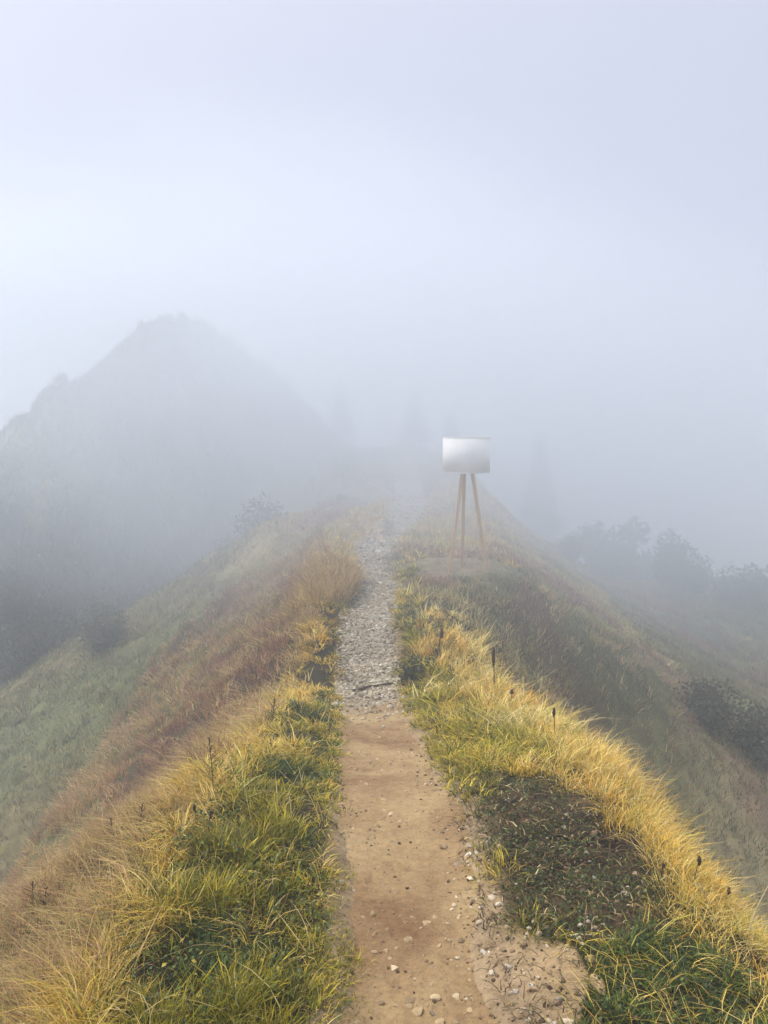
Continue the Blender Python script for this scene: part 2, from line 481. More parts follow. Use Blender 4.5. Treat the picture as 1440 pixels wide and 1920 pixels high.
def ground_colour(x, y):
    pd, dl, dr, soil, low, side = zone_xy(x, y)
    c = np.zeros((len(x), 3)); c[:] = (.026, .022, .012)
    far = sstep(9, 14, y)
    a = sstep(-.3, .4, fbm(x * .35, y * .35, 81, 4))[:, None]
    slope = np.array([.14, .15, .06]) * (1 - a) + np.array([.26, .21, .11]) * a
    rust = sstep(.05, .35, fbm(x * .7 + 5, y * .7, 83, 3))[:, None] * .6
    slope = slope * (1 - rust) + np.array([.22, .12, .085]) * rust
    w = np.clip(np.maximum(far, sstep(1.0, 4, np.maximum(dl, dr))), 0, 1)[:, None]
    slope = slope * (1 + .5 * sstep(.5, 2, x))[:, None]  # right slope lightened in colour, in place of light and fog
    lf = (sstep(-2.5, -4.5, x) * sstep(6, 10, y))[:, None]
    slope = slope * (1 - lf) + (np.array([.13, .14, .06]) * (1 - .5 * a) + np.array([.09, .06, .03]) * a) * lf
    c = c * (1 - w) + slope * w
    sm = sstep(-.3, .3, fbm(x * 6, y * 6, 89, 4))[:, None]
    c = np.where(soil[:, None], np.array([.020, .015, .010]) * (1 - sm) + np.array([.075, .05, .030]) * sm, c)
    c[side & ~low] = (.31, .22, .125)
    k = (1 - sstep(.0, np.where(x < path_c(y), .06, .16), pd + .05 * fbm(x * 9, y * 9, 87, 3)))[:, None]
    c = c * (1 - k) + np.array([.29, .21, .13]) * k
    # worn, paler ground round the lamp
    q = np.exp(-(((x - 1.05) / .95) ** 2 + ((y - 12.1) / .9) ** 2) ** 1.5)[:, None] * (.30 + .35 * sstep(-.2, .4, fbm(x * 3, y * 3, 97, 3)))[:, None]
    c = c * (1 - q) + np.array([.20, .175, .125]) * q
    return c

# ------------------------------------------------------------------ the ground
NR, th1, th2 = 560, np.radians(np.arange(-48, 48.01, .235)), None
rad = np.geomspace(0.25, 175, NR)
ths = np.concatenate([np.radians(np.arange(-180, -48, 3.0)), th1, np.radians(np.arange(51, 180, 3.0))])
R_, T_ = np.meshgrid(rad, ths, indexing='ij')
GX = R_ * np.sin(T_); GY = R_ * np.cos(T_)
gz = ground_h(GX.ravel(), GY.ravel())
V = np.stack([GX.ravel(), GY.ravel(), gz], 1)
nt_ = len(ths)
i, j = np.meshgrid(np.arange(NR - 1), np.arange(nt_), indexing='ij'); jn = (j + 1) % nt_
Q = np.stack([i * nt_ + j, (i + 1) * nt_ + j, (i + 1) * nt_ + jn, i * nt_ + jn], -1).reshape(-1, 4)
V = np.vstack([V, [[0, 0, float(ground_h(np.array([0.]), np.array([0.]))[0])]]])
T = np.stack([np.full(nt_, len(V) - 1), np.arange(nt_), (np.arange(nt_) + 1) % nt_], 1)
# counter-clockwise seen from above
Q = Q[:, ::-1]; T = T[:, ::-1]
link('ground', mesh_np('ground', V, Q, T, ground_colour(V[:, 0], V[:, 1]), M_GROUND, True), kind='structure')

# the hill beyond the gully
hx = np.linspace(-24, 6, 260); hy = np.linspace(15.2, 39, 210)
HXg, HYg = np.meshgrid(hx, hy, indexing='ij')
hz = hill_h(HXg.ravel(), HYg.ravel())
edge = np.minimum.reduce([sstep(-24, -21, HXg.ravel()), sstep(6, 4, HXg.ravel()), sstep(39, 36, HYg.ravel())])
hz = hz - (1 - edge) * 6
V = np.stack([HXg.ravel(), HYg.ravel(), hz], 1)
i, j = np.meshgrid(np.arange(259), np.arange(209), indexing='ij')
Q = np.stack([i * 210 + j, (i + 1) * 210 + j, (i + 1) * 210 + j + 1, i * 210 + j + 1], -1).reshape(-1, 4)
a = sstep(-.25, .3, fbm(V[:, 0] * .4, V[:, 1] * .4, 91, 4))[:, None]
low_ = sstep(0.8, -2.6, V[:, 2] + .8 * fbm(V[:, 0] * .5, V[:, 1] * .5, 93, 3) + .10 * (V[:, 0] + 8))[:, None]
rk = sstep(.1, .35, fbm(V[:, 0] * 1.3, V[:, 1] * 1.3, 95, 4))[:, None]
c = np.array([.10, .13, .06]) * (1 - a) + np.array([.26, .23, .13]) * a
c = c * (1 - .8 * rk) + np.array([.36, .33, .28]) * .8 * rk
c = c * (1 - .9 * low_) + np.array([.022, .027, .020]) * .9 * low_       # gully's shade put into the hill's colour, as dark scrub
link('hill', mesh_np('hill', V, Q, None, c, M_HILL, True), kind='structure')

# the path
ys = np.concatenate([np.arange(-4, 9, .022), np.arange(9, 29, .05)])
xs = np.linspace(-1.12, 1.12, 56)
YY, SS = np.meshgrid(ys, xs, indexing='ij')
wv = path_w(YY) + .03 + .04 * fbm(YY * 2.3, np.sign(SS) * 3 + 1, 101, 3) + .02 * fbm(YY * 14, np.sign(SS) * 3 + 1, 102, 3)
XX = path_c(YY) + SS * (wv + .08 * sstep(4.5, 1.5, YY) * (SS > 0))
ZZ = path_h(XX, YY) - .10 * sstep(.93, 1.12, np.abs(SS))
V = np.stack([XX.ravel(), YY.ravel(), ZZ.ravel()], 1)
i, j = np.meshgrid(np.arange(len(ys) - 1), np.arange(55), indexing='ij')
Q = np.stack([i * 56 + j, i * 56 + j + 1, (i + 1) * 56 + j + 1, (i + 1) * 56 + j], -1).reshape(-1, 4)
g = sstep(6.2, 7.9, V[:, 1] + .8 * fbm(V[:, 0] * 5, V[:, 1] * 3, 103, 3))
link('path', mesh_np('path', V, Q, None, np.stack([g, g, g], 1), M_PATH, True), kind='structure')

# ------------------------------------------------------------------ grass
def pick(cols, w, n):
    cols = np.array(cols, float); w = np.array(w, float); w /= w.sum()
    return cols[rng.choice(len(cols), n, p=w)]

class Blades:
    def __init__(s): s.v = []; s.q = []; s.t = []; s.c = []; s.n = 0; s.count = 0
    def add(s, base, h, d, lean, droop, w, col, tip=None, segs=3):
        """curved tapering blades: base (N,3), heading d (N,2)"""
        n = len(base)
        if n == 0: return
        tip = col if tip is None else tip
        side_a = np.arctan2(d[:, 1], d[:, 0]) + np.pi / 2 + rng.normal(0, .5, n)
        sd = np.stack([np.cos(side_a), np.sin(side_a), rng.normal(0, .15, n)], 1)
        kink = rng.normal(0, .11, (n, 2))
        rows = []; cols = []
        for k in range(segs + 1):
            q = k / segs
            p = base.copy()
            p[:, 0] += d[:, 0] * lean * h * (0.25 * q + 0.75 * q ** 2) + kink[:, 0] * h * q * (1 - q) * 3
            p[:, 1] += d[:, 1] * lean * h * (0.25 * q + 0.75 * q ** 2) + kink[:, 1] * h * q * (1 - q) * 3
            p[:, 2] += h * (q - droop * q ** 2.2)
            ww = (w * (1 - .75 * q ** 1.3) * .5)[:, None]
            c = col * (1 - q ** 1.5) + tip * q ** 1.5
            if k < segs:
                rows += [p - sd * ww, p + sd * ww]; cols += [c, c]
            else:
                rows.append(p); cols.append(c)
        m = 2 * segs + 1
        V = np.stack(rows, 1).reshape(-1, 3); C = np.stack(cols, 1).reshape(-1, 3)
        b = (np.arange(n) * m + s.n)[:, None]
        for k in range(segs - 1):
            s.q.append(b + np.array([[2 * k, 2 * k + 1, 2 * k + 3, 2 * k + 2]]))
        s.t.append(b + np.array([[2 * segs - 2, 2 * segs - 1, 2 * segs]]))
        s.v.append(V); s.c.append(C); s.n += len(V); s.count += n
    def build(s, name, mat, parent=None, **props):
        me = mesh_np(name, np.vstack(s.v), np.vstack(s.q) if s.q else None, np.vstack(s.t), np.clip(np.vstack(s.c), 0, 1), mat, True)
        return link(name, me, parent, **props)

def tufts(B, cx, cy, per, rad_, h, lean, droop, w, cols, cw, jitter=.18, tipmix=None, bias=(0, 0), segs=3, hj=.3, zoff=-.01):
    """B <- tufts at (cx, cy); h/rad/w may be arrays per tuft"""
    n = len(cx)
    if n == 0: return
    h = np.broadcast_to(h, n); rad_ = np.broadcast_to(rad_, n); w = np.broadcast_to(w, n)
    lean = np.broadcast_to(lean, n); droop = np.broadcast_to(droop, n)
    tc = pick(cols, cw, n) * (1 + rng.normal(0, .16, (n, 1)))
    tb = rng.normal(0, .35, (n, 2)) + np.array(bias)
    k = np.repeat(np.arange(n), per)
    m = len(k)
    th = rng.uniform(0, 2 * np.pi, m); rr = np.sqrt(rng.uniform(0, 1, m))
    ox = np.cos(th) * rr; oy = np.sin(th) * rr
    x = cx[k] + ox * rad_[k]; y = cy[k] + oy * rad_[k]
    d = np.stack([ox + tb[k, 0] + rng.normal(0, .35, m), oy + tb[k, 1] + rng.normal(0, .35, m)], 1)
    L = np.linalg.norm(d, axis=1) + 1e-6
    d /= L[:, None]
    le = lean[k] * np.clip(.35 + .65 * L, 0, 1.6) * rng.uniform(.6, 1.3, m)
    hh = h[k] * np.clip(1 + rng.normal(0, hj, m), .35, 1.9) * (1 - .35 * rr ** 2)
    z = land(x, y) + zoff
    c = tc[k] * (1 + rng.normal(0, jitter, (m, 1))) * (1 + rng.normal(0, .05, (m, 3)))
    own = rng.uniform(0, 1, m) < .18
    c[own] = pick(cols, cw, int(own.sum()))
    tip = c if tipmix is None else c * (1 - tipmix[1]) + np.array(tipmix[0]) * tipmix[1]
    B.add(np.stack([x, y, z], 1), hh, d, le, np.clip(droop[k] + rng.normal(0, .1, m), 0, .9), w[k] * rng.uniform(.7, 1.3, m), np.clip(c, .004, 1), np.clip(tip, .004, 1), segs)

def scatter(n, x0, x1, y0, y1, power=1.0):
    """points in a strip, denser towards the camera (spacing grows with distance)"""
    a = rng.uniform(0, 1, n)
    if power == 0: y = y0 + (y1 - y0) * a
    else:
        y = (y0 ** (1 - power) + a * (y1 ** (1 - power) - y0 ** (1 - power))) ** (1 / (1 - power)) if power != 1 else y0 * (y1 / y0) ** a
    x = rng.uniform(x0, x1, n)
    return x, y

GREEN = [(.050, .095, .005), (.10, .150, .007), (.22, .22, .010), (.40, .33, .018), (.60, .46, .04), (.014, .034, .004)]
GOLD = [(.66, .44, .085), (.78, .57, .19), (.50, .31, .04), (.56, .44, .08), (.26, .23, .02)]
ORANGE = [(.70, .46, .09), (.80, .58, .17), (.60, .34, .045), (.84, .67, .30), (.32, .27, .03)]
BROWN = [(.38, .22, .10), (.27, .125, .075), (.50, .33, .15), (.36, .17, .12), (.22, .20, .05), (.62, .45, .21)]

green = Blades(); gold = Blades(); orange = Blades(); brown = Blades(); stemb = Blades()

def lod_w(y, px=1.3):            # blade width that stays near px photograph pixels
    return np.maximum(.0030, y * px / F)

# left bank: green to straw tufts between path and rim
x, y = scatter(4500, -1.25, 0.02, 1.15, 12.0, 1.35)
pd, dl, dr, soil, low, side = zone_xy(x, y)
onleft = (x < path_c(y)) & (pd > -.02 - .05 * sstep(4, 2, y)) & (dl > -1.2) & (dl < .15)
x, y, pd, dl = x[onleft], y[onleft], pd[onleft], dl[onleft]
gn = fbm(x * 1.7, y * 1.3, 111, 3)
hole = fbm(x * 3.1, y * 3.1, 117, 3)
kp = (hole > -.26) | (rng.uniform(0, 1, len(x)) < .12)
x, y, pd, dl, gn = x[kp], y[kp], pd[kp], dl[kp], gn[kp]
goldness = sstep(-.26, .02, dl + .20 * gn) * .9 + .45 * sstep(.05, .45, gn) + .4 * sstep(4.5, 7.5, y)
isg = rng.uniform(0, 1, len(x)) < goldness
tufty = np.clip(.7 + .5 * fbm(x * 5, y * 5, 113, 2), .45, 1.5)
hgt = (.040 + .066 * sstep(.0, .30, pd)) * tufty * (1 + .25 * sstep(4, 8, y))
dk = ~isg & (fbm(x * 2.3 + 7, y * 2.3, 119, 3) > .02)
tufts(green, x[dk], y[dk], 30, .05, hgt[dk] * .7, .9, .3, lod_w(y[dk], 2.6), [(.016, .036, .005), (.035, .07, .007), (.08, .11, .01)], [3, 3, 2], jitter=.3, hj=.4)
isg = isg | dk; isg2 = isg & ~dk
tufts(green, x[~isg], y[~isg], 34, .050, hgt[~isg], .72, .18, lod_w(y[~isg], 2.8), GREEN, [4, 5, 4.6, 3.4, 2.2, 5], bias=(.1, -.1), tipmix=((.56, .40, .045), .42), jitter=.3, hj=.4)
isg = isg2
tufts(gold, x[isg], y[isg], 30, .052, hgt[isg] * 1.1, .95, .36, lod_w(y[isg], 2.1), GOLD, [4, 3, 3, 3, 2], bias=(-.35, -.25), jitter=.28, hj=.4)

x, y = scatter(420, -1.1, .75, 1.2, 8, 1.3)
pd, dl, dr, soil, low, side = zone_xy(x, y)
ok = (pd > .05) & (dl < .1) & (x < path_c(y))
tufts(gold, x[ok], y[ok], 3, .02, .17, 1.1, .35, lod_w(y[ok], 1.5), [(.70, .56, .28), (.62, .46, .18), (.40, .26, .12)], [2, 2, 1], bias=(-.1, -.2), segs=4)
# left slope: brown, mauve and straw weeds running down from the rim
x, y = scatter(13500, -6.2, -.6, 1.3, 15.0, 1.25)
pd, dl, dr, soil, low, side = zone_xy(x, y)
ok = (dl > .02) & (dl < 4.6 + .8 * fbm(x, y, 125, 2) - .22 * np.maximum(y - 8, 0)) & (np.abs(x) < .75 * y + 1.2)
x, y, dl = x[ok], y[ok], dl[ok]
gn = fbm(x * .9, y * .9, 121, 3)
hgt = (.12 + .09 * fbm(x * 2.2, y * 2.2, 123, 3)) * (1 + .35 * sstep(3, 9, y))
pal = sstep(.45, .05, dl)
sel = rng.uniform(0, 1, len(x))
a = sel < .14 + .6 * pal
b = ~a & (gn > .08); c_ = ~a & ~b
tufts(gold, x[a], y[a], 20, .07, hgt[a], 1.0, .42, lod_w(y[a], 1.6), [(.52, .36, .15), (.44, .29, .13), (.62, .48, .22), (.30, .26, .08)], [3, 3, 2, 2], bias=(-.5, -.2), segs=3)
tufts(brown, x[b], y[b], 20, .09, hgt[b] * 1.05, .7, .25, lod_w(y[b], 1.5), BROWN[1:2] + BROWN[3:4] + BROWN[0:1] + [(.20, .10, .09)], [3, 4, 3, 3], bias=(-.3, -.1), segs=2)
tufts(brown, x[c_], y[c_], 20, .08, hgt[c_], .8, .3, lod_w(y[c_], 1.5), BROWN, [4, 2, 5, 2, 3, 3], bias=(-.3, -.1), segs=2)

n = 420
y = rng.normal(10.9, .55, n); x = path_c(y) - path_w(y) - .12 - np.abs(rng.normal(0, .28, n))
tufts(gold, x, y, 30, .08, .26 + .1 * vnoise(x * 3, y * 3, 127), .6, .25, lod_w(y, 1.5), [(.55, .38, .14), (.44, .27, .10), (.36, .24, .12), (.60, .46, .22), (.25, .19, .06)], [3, 3, 3, 2, 2], bias=(-.1, 0))
k2 = rng.uniform(0, 1, len(x)) < .10
tufts(brown, x[k2], y[k2], 7, .04, .20, .5, .1, lod_w(y[k2], 1.3), [(.06, .035, .03), (.10, .055, .045), (.14, .08, .06)], [1, 1, 1], bias=(-.2, 0), segs=3)
# right bank beyond the bare patch: green and gold tufts beside the path, orange grass on the rim
x, y = scatter(5200, .15, 2.1, 1.2, 12.0, 1.3)
pd, dl, dr, soil, low, side = zone_xy(x, y)
ok = (x > path_c(y)) & (pd > .02) & ~soil & ~low & ~side & (dr < .45) & ~((y > 9.4) & (x > .45 + .2 * fbm(y * 2, x * 2, 137, 2)))
x, y, pd, dr = x[ok], y[ok], pd[ok], dr[ok]
gn = fbm(x * 1.9, y * 1.6, 131, 3)
goldness = sstep(-.34, -.04, dr + .28 * gn) + .25 * sstep(.1, .5, gn)
near = y < 3.2
isg = rng.uniform(0, 1, len(x)) < goldness
hg = (.07 + .07 * sstep(0, .3, pd)) * np.clip(.8 + .5 * fbm(x * 5, y * 5, 133, 2), .5, 1.5)
tufts(green, x[~isg], y[~isg], 26, .06, hg[~isg], .85, .40, lod_w(y[~isg], 2.4), GREEN, [3, 4, 5, 5, 4, 3], bias=(-.1, -.2), jitter=.3, hj=.4, tipmix=((.62, .46, .06), .45))
tall = .085 + .11 * sstep(3.0, 5.5, y) - .05 * sstep(7.5, 10, y)
hv = tall * np.clip(1 + .75 * fbm(x * 3, y * 3, 135, 3), .4, 1.7)
pt = fbm(x * 1.3 + 4, y * 1.3, 139, 3)
pa = isg & (pt > .08); pb = isg & ~pa
tufts(orange, x[pb], y[pb], 26, .06, hv[pb], .75, .30, lod_w(y[pb], 1.7), ORANGE, [4, 4, 3, 3, 2], bias=(.2, -.1), jitter=.25, hj=.45)
tufts(orange, x[pa], y[pa], 24, .065, hv[pa] * .8, .95, .40, lod_w(y[pa], 1.9), [(.74, .56, .22), (.62, .46, .13), (.42, .36, .06), (.82, .66, .32), (.30, .26, .03)], [4, 3, 3, 3, 2], bias=(.1, -.2), jitter=.25, hj=.45)
# low straw sprinkled through
s2 = rng.uniform(0, 1, len(x)) < .22
tufts(orange, x[s2], y[s2], 12, .05, hg[s2] * 1.2, 1.0, .5, lod_w(y[s2], 1.6), GOLD, [3, 3, 2, 2, 1], bias=(0, -.2))

# the rim falls away to the right: thinner brown and straw grass
x, y = scatter(7000, .8, 8.5, 1.6, 13.0, 1.2)
pd, dl, dr, soil, low, side = zone_xy(x, y)
ok = (dr > .3) & (dr < 6) & (x < .62 * y + 1.5)
x, y, dr = x[ok], y[ok], dr[ok]
tufts(brown, x, y, 18, .09, .12 + .04 * fbm(x, y, 141, 2), .8, .3, lod_w(y, 1.6), [(.46, .30, .17), (.34, .20, .14), (.58, .43, .24), (.42, .25, .19), (.30, .30, .12), (.66, .52, .30), (.22, .24, .10), (.36, .36, .16)], [3, 2, 3, 3, 3, 2, 3, 4], bias=(.5, -.1), segs=2)  # grass tints paled too, standing in for fog on this slope

# bottom right: short dark green turf
x, y = scatter(2400, .35, 2.2, 1.1, 3.1, 1.2)
pd, dl, dr, soil, low, side = zone_xy(x, y)
ok = (pd > .05) & low & (dr < .2)
x, y = x[ok], y[ok]
tufts(green, x, y, 26, .05, .045 + .03 * vnoise(x * 6, y * 6, 151), 1.0, .45, lod_w(y, 2.1), [(.020, .045, .008), (.04, .080, .010), (.085, .13, .012), (.17, .18, .02), (.42, .32, .06)], [4, 5, 3, 2, 1.1])
x2, y2 = x[::3], y[::3]
tufts(gold, x2, y2, 6, .08, .10, 1.3, .6, lod_w(y2, 1.4), GOLD, [3, 3, 2, 2, 1])
# sparse sprigs on the bare soil patch
x, y = scatter(3600, .35, 1.4, 1.6, 4.6, 1.1)
pd, dl, dr, soil, low, side = zone_xy(x, y)
ok = soil & (fbm(x * 3, y * 3, 153, 3) > -.05)
x, y = x[ok], y[ok]
tufts(green, x, y, 12, .035, .030, 1.2, .4, lod_w(y, 1.8), [(.035, .050, .014), (.06, .08, .02), (.10, .10, .03), (.22, .16, .06)], [4, 3, 2, 1])
# dead stems and litter lying on the bare soil and along the verge
litter = Blades()
x, y = scatter(16000, .25, 1.5, 1.5, 4.8, 1.15)
pd, dl, dr, soil, low, side = zone_xy(x, y)
ok = (soil & (rng.uniform(0, 1, len(x)) < .9)) | (side & ~low & (pd > 0) & (rng.uniform(0, 1, len(x)) < .18)) | ((np.abs(pd) < .05) & (rng.uniform(0, 1, len(x)) < .25))
x, y = x[ok], y[ok]; n = len(x); th = rng.uniform(0, 6.283, n)
cc = pick([(.08, .045, .022), (.17, .10, .045), (.36, .25, .11), (.03, .02, .012), (.07, .085, .015), (.62, .5, .28)], [4, 4, 2, 5, 4, 1.0], n)
litter.add(np.stack([x, y, land(x, y) + rng.uniform(.001, .018, n)], 1), rng.uniform(.012, .04, n) , np.stack([np.cos(th), np.sin(th)], 1), 1.2 + rng.uniform(0, 1, n), .75 + rng.uniform(0, .2, n), lod_w(y, 2.2) * rng.uniform(.7, 1.5, n), cc, None, 2)
# overhanging fringe along both sides of the path
yy = np.exp(rng.uniform(np.log(1.2), np.log(11.5), 900))
sgn = np.where(rng.uniform(0, 1, 900) < .6, -1, 1)
xx = path_c(yy) + sgn * (path_w(yy) + .03 + .05 * rng.uniform(0, 1, 900))
ok = (sgn < 0) | (yy > 4.2)
tufts(gold, xx[ok], yy[ok], 9, .04, .045, 1.2, .5, lod_w(yy[ok], 1.6), GOLD + GREEN[1:4], [2, 2, 2, 2, 2, 2, 3, 3])

# hazy slopes further off: coarse tufts on the spur, the crest with the lamp and the hill
x = rng.uniform(-11, 12, 36000); y = 9 + 19 * rng.uniform(0, 1, 36000) ** 1.0
u, v, dd = proj(x, y, land(x, y))
pd = np.abs(x - path_c(y)) - path_w(y)
lampd = ((x - 1.1) / .75) ** 2 + ((y - 12.1) / .7) ** 2
ok = (u > -120) & (u < 1560) & (pd > .03) & (lampd > 1)
ok |= (lampd <= 1) & (rng.uniform(0, 1, len(x)) < .75)
ok &= ~((x > edge_l(y) - .1) & (x < edge_r(y) + .1) & (y < 11.5)) | ((y > 9.5) & (y < 11.6) & (x > .42) & (pd > .1))
x, y = x[ok], y[ok]
gn = fbm(x * .5, y * .5, 161, 3); g2 = fbm(x * .9 + 9, y * .9, 163, 3)
hh = (.09 + .08 * vnoise(x * 2, y * 2, 165)) * (.28 + .72 * sstep(.8, 2.4, (((x - 1.1) / .75) ** 2 + ((y - 12.1) / .7) ** 2)))
lfm = (x < -2.6 + .8 * g2) & (y > 8) & (rng.uniform(0, 1, len(x)) < .85)
A = (g2 > .22) & ~lfm; Bm = ~A & (gn > .0) & ~lfm; Cm = ~A & ~Bm
slope_st = Blades()
for msk, cols in ((A, [(.24, .13, .09), (.34, .20, .14), (.30, .17, .14)]), (Bm, [(.42, .33, .14), (.52, .40, .17), (.28, .27, .10)]), (Cm, [(.15, .16, .06), (.24, .23, .085), (.10, .11, .045), (.22, .155, .08)])):
    tufts(slope_st, x[msk], y[msk], 12, .12, hh[msk], .8, .3, lod_w(y[msk], 1.35), cols, [1] * len(cols), segs=2)
# golden crest line in the haze
yy = rng.uniform(12.5, 26, 2200); xx = rng.uniform(0, 1, 2200); xx = np.where(xx < .5, path_c(yy) - .3 - xx * 1.6, path_c(yy) + .45 + (xx - .5) * 4.0)
lampd = ((xx - 1.1) / .75) ** 2 + ((yy - 12.1) / .7) ** 2
ok = lampd > 1.2; xx, yy = xx[ok], yy[ok]
tufts(slope_st, xx, yy, 14, .12, .14, .7, .3, lod_w(yy, 1.6), GOLD, [3, 3, 2, 2, 2], segs=2)
x = rng.uniform(-15, 1, 9000); y = rng.uniform(18, 28.6, 9000)
hz_ = hill_h(x, y); ok = hz_ > ground_h(x, y) - .05
x, y = x[ok], y[ok]
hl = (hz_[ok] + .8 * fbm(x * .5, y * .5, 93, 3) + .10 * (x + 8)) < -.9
HC = [(.025, .032, .02), (.04, .045, .03), (.05, .045, .03), (.018, .022, .016)]  # near-black tufts carry on the shade painted into the gully
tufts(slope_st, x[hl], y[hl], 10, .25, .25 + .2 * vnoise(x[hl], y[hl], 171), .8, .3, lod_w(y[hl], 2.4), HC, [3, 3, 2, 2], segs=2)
x, y = x[~hl], y[~hl]
HC = [(.10, .13, .055), (.16, .18, .08), (.27, .24, .12), (.07, .09, .04)]
tufts(slope_st, x, y, 9, .22, .15 + .12 * vnoise(x, y, 171), .8, .3, lod_w(y, 2.2), HC, [3, 3, 2, 2], segs=2)

litter.build('litter', M_DRY, kind='stuff')
green.build('green_grass', M_GRASS, kind='stuff')
gold.build('golden_grass', M_DRY, kind='stuff')
orange.build('orange_grass', M_DRY, kind='stuff')
brown.build('brown_weeds', M_DRY, kind='stuff')
slope_st.build('hillside_grass', M_GRASS, kind='stuff')
print('blades', green.count, gold.count, orange.count, brown.count, slope_st.count)

# ------------------------------------------------------------------ stones
_t = (1 + 5 ** .5) / 2
ICO_V = np.array([(-1, _t, 0), (1, _t, 0), (-1, -_t, 0), (1, -_t, 0), (0, -1, _t), (0, 1, _t), (0, -1, -_t), (0, 1, -_t), (_t, 0, -1), (_t, 0, 1), (-_t, 0, -1), (-_t, 0, 1)]) / math.hypot(1, _t)
ICO_F = np.array([(0, 11, 5), (0, 5, 1), (0, 1, 7), (0, 7, 10), (0, 10, 11), (1, 5, 9), (5, 11, 4), (11, 10, 2), (10, 7, 6), (7, 1, 8), (3, 9, 4), (3, 4, 2), (3, 2, 6), (3, 6, 8), (3, 8, 9), (4, 9, 5), (2, 4, 11), (6, 2, 10), (8, 6, 7), (9, 8, 1)])

def pebbles(name, x, y, size, cols, cw, surf, flat=.6, sink=.25, **props):
    n = len(x)
    v = ICO_V[None] * (1 + rng.normal(0, .16, (n, 12, 1)))
    v = v * (size[:, None, None] * np.stack([rng.uniform(.8, 1.4, n), rng.uniform(.7, 1.1, n), rng.uniform(.45, .9, n) * flat / .6], 1)[:, None, :])
    th = rng.uniform(0, 2 * np.pi, n); tl = rng.normal(0, .3, n)
    c, s = np.cos(tl)[:, None], np.sin(tl)[:, None]
    v = np.stack([v[..., 0] * c - v[..., 2] * s, v[..., 1], v[..., 0] * s + v[..., 2] * c], -1)
    c, s = np.cos(th)[:, None], np.sin(th)[:, None]
    v = np.stack([v[..., 0] * c - v[..., 1] * s, v[..., 0] * s + v[..., 1] * c, v[..., 2]], -1)
    z = surf(x, y)
    v = v + np.stack([x, y, z + size * sink], 1)[:, None, :]
    cc = pick(cols, cw, n) * (1 + rng.normal(0, .12, (n, 1)))
    T = (ICO_F[None] + (np.arange(n) * 12)[:, None, None]).reshape(-1, 3)
    me = mesh_np(name, v.reshape(-1, 3), None, T, np.repeat(cc, 12, 0), M_STONECOL, False)
    return link(name, me, **props)

def top_h(x, y):
    """whichever of path and ground lies uppermost"""
    g = ground_h(x, y); p = path_h(x, y); pd = np.abs(x - path_c(y)) - path_w(y)
    return np.where(pd < .06, np.maximum(g, p), g)

PALE = [(.32, .275, .21), (.40, .355, .28), (.26, .21, .15), (.50, .455, .38), (.19, .15, .105)]
# stony stretch
n = 9500
y = 7.2 + 6.6 * rng.uniform(0, 1, n) ** 1.3; y[:500] = 7.3 - np.abs(rng.normal(0, .55, 500))
x = path_c(y) + rng.uniform(-1, 1, n) * (path_w(y) + .06)
sz = np.exp(rng.normal(np.log(.0095), .42, n))
pebbles('path_gravel', x, y, np.clip(sz, .006, .04), PALE, [4, 4, 3, 3, 3], top_h, kind='stuff')
n = 1500
y = rng.uniform(13, 21, n); x = path_c(y) + rng.normal(0, .55, n) * (path_w(y) + .2)
pebbles('scree', x, y, np.clip(np.exp(rng.normal(np.log(.022), .4, n)), .01, .07), PALE, [4, 4, 2, 4, 1], top_h, kind='stuff')
# loose stones and crumbs along the edge of the earth path and on the bare patch
x, y = scatter(5200, .12, 1.35, 1.3, 5.0, 1.2)
pd, dl, dr, soil, low, side = zone_xy(x, y)
edge_d = np.exp(-(pd / .10) ** 2)
keep = rng.uniform(0, 1, len(x)) < (.75 * side + .45 * soil + .8 * edge_d * (pd > -.12)) 
x, y = x[keep & ~low], y[keep & ~low]
pebbles('soil_crumbs', x, y, np.clip(np.exp(rng.normal(np.log(.0048), .45, len(x))), .002, .011), [(.15, .10, .065), (.24, .17, .11), (.34, .25, .16), (.08, .055, .04), (.50, .42, .32)], [3, 4, 4, 2, 1.6], top_h, kind='stuff')
x, y = scatter(900, .3, 1.25, 1.35, 4.5, 1.2)
pd, dl, dr, soil, low, side = zone_xy(x, y)
keep = (side & (rng.uniform(0, 1, len(x)) < .40)) | (np.abs(pd - .02) < .05) | (soil & (rng.uniform(0, 1, len(x)) < .12))
x, y = x[keep], y[keep]
pebbles('edge_gravel', x, y, np.clip(np.exp(rng.normal(np.log(.0072), .4, len(x))), .004, .014), [(.40, .33, .24), (.52, .45, .36), (.30, .21, .14), (.62, .57, .50)], [4, 3, 3, 2], top_h, kind='stuff')
# crumbs on the trodden earth
x, y = scatter(6500, -.6, 1.1, 1.2, 7.4, 1.1)
pd = np.abs(x - path_c(y)) - path_w(y)
keep = (pd < .03) & (rng.uniform(0, 1, len(x)) < .28 + .72 * np.exp(pd / .07))
x, y = x[keep], y[keep]
pebbles('earth_crumbs', x, y, np.clip(np.exp(rng.normal(np.log(.0034), .45, len(x))), .0015, .012), [(.14, .09, .055), (.24, .16, .10), (.38, .28, .17), (.08, .055, .04)], [4, 4, 4, 1.5], path_h, kind='stuff')

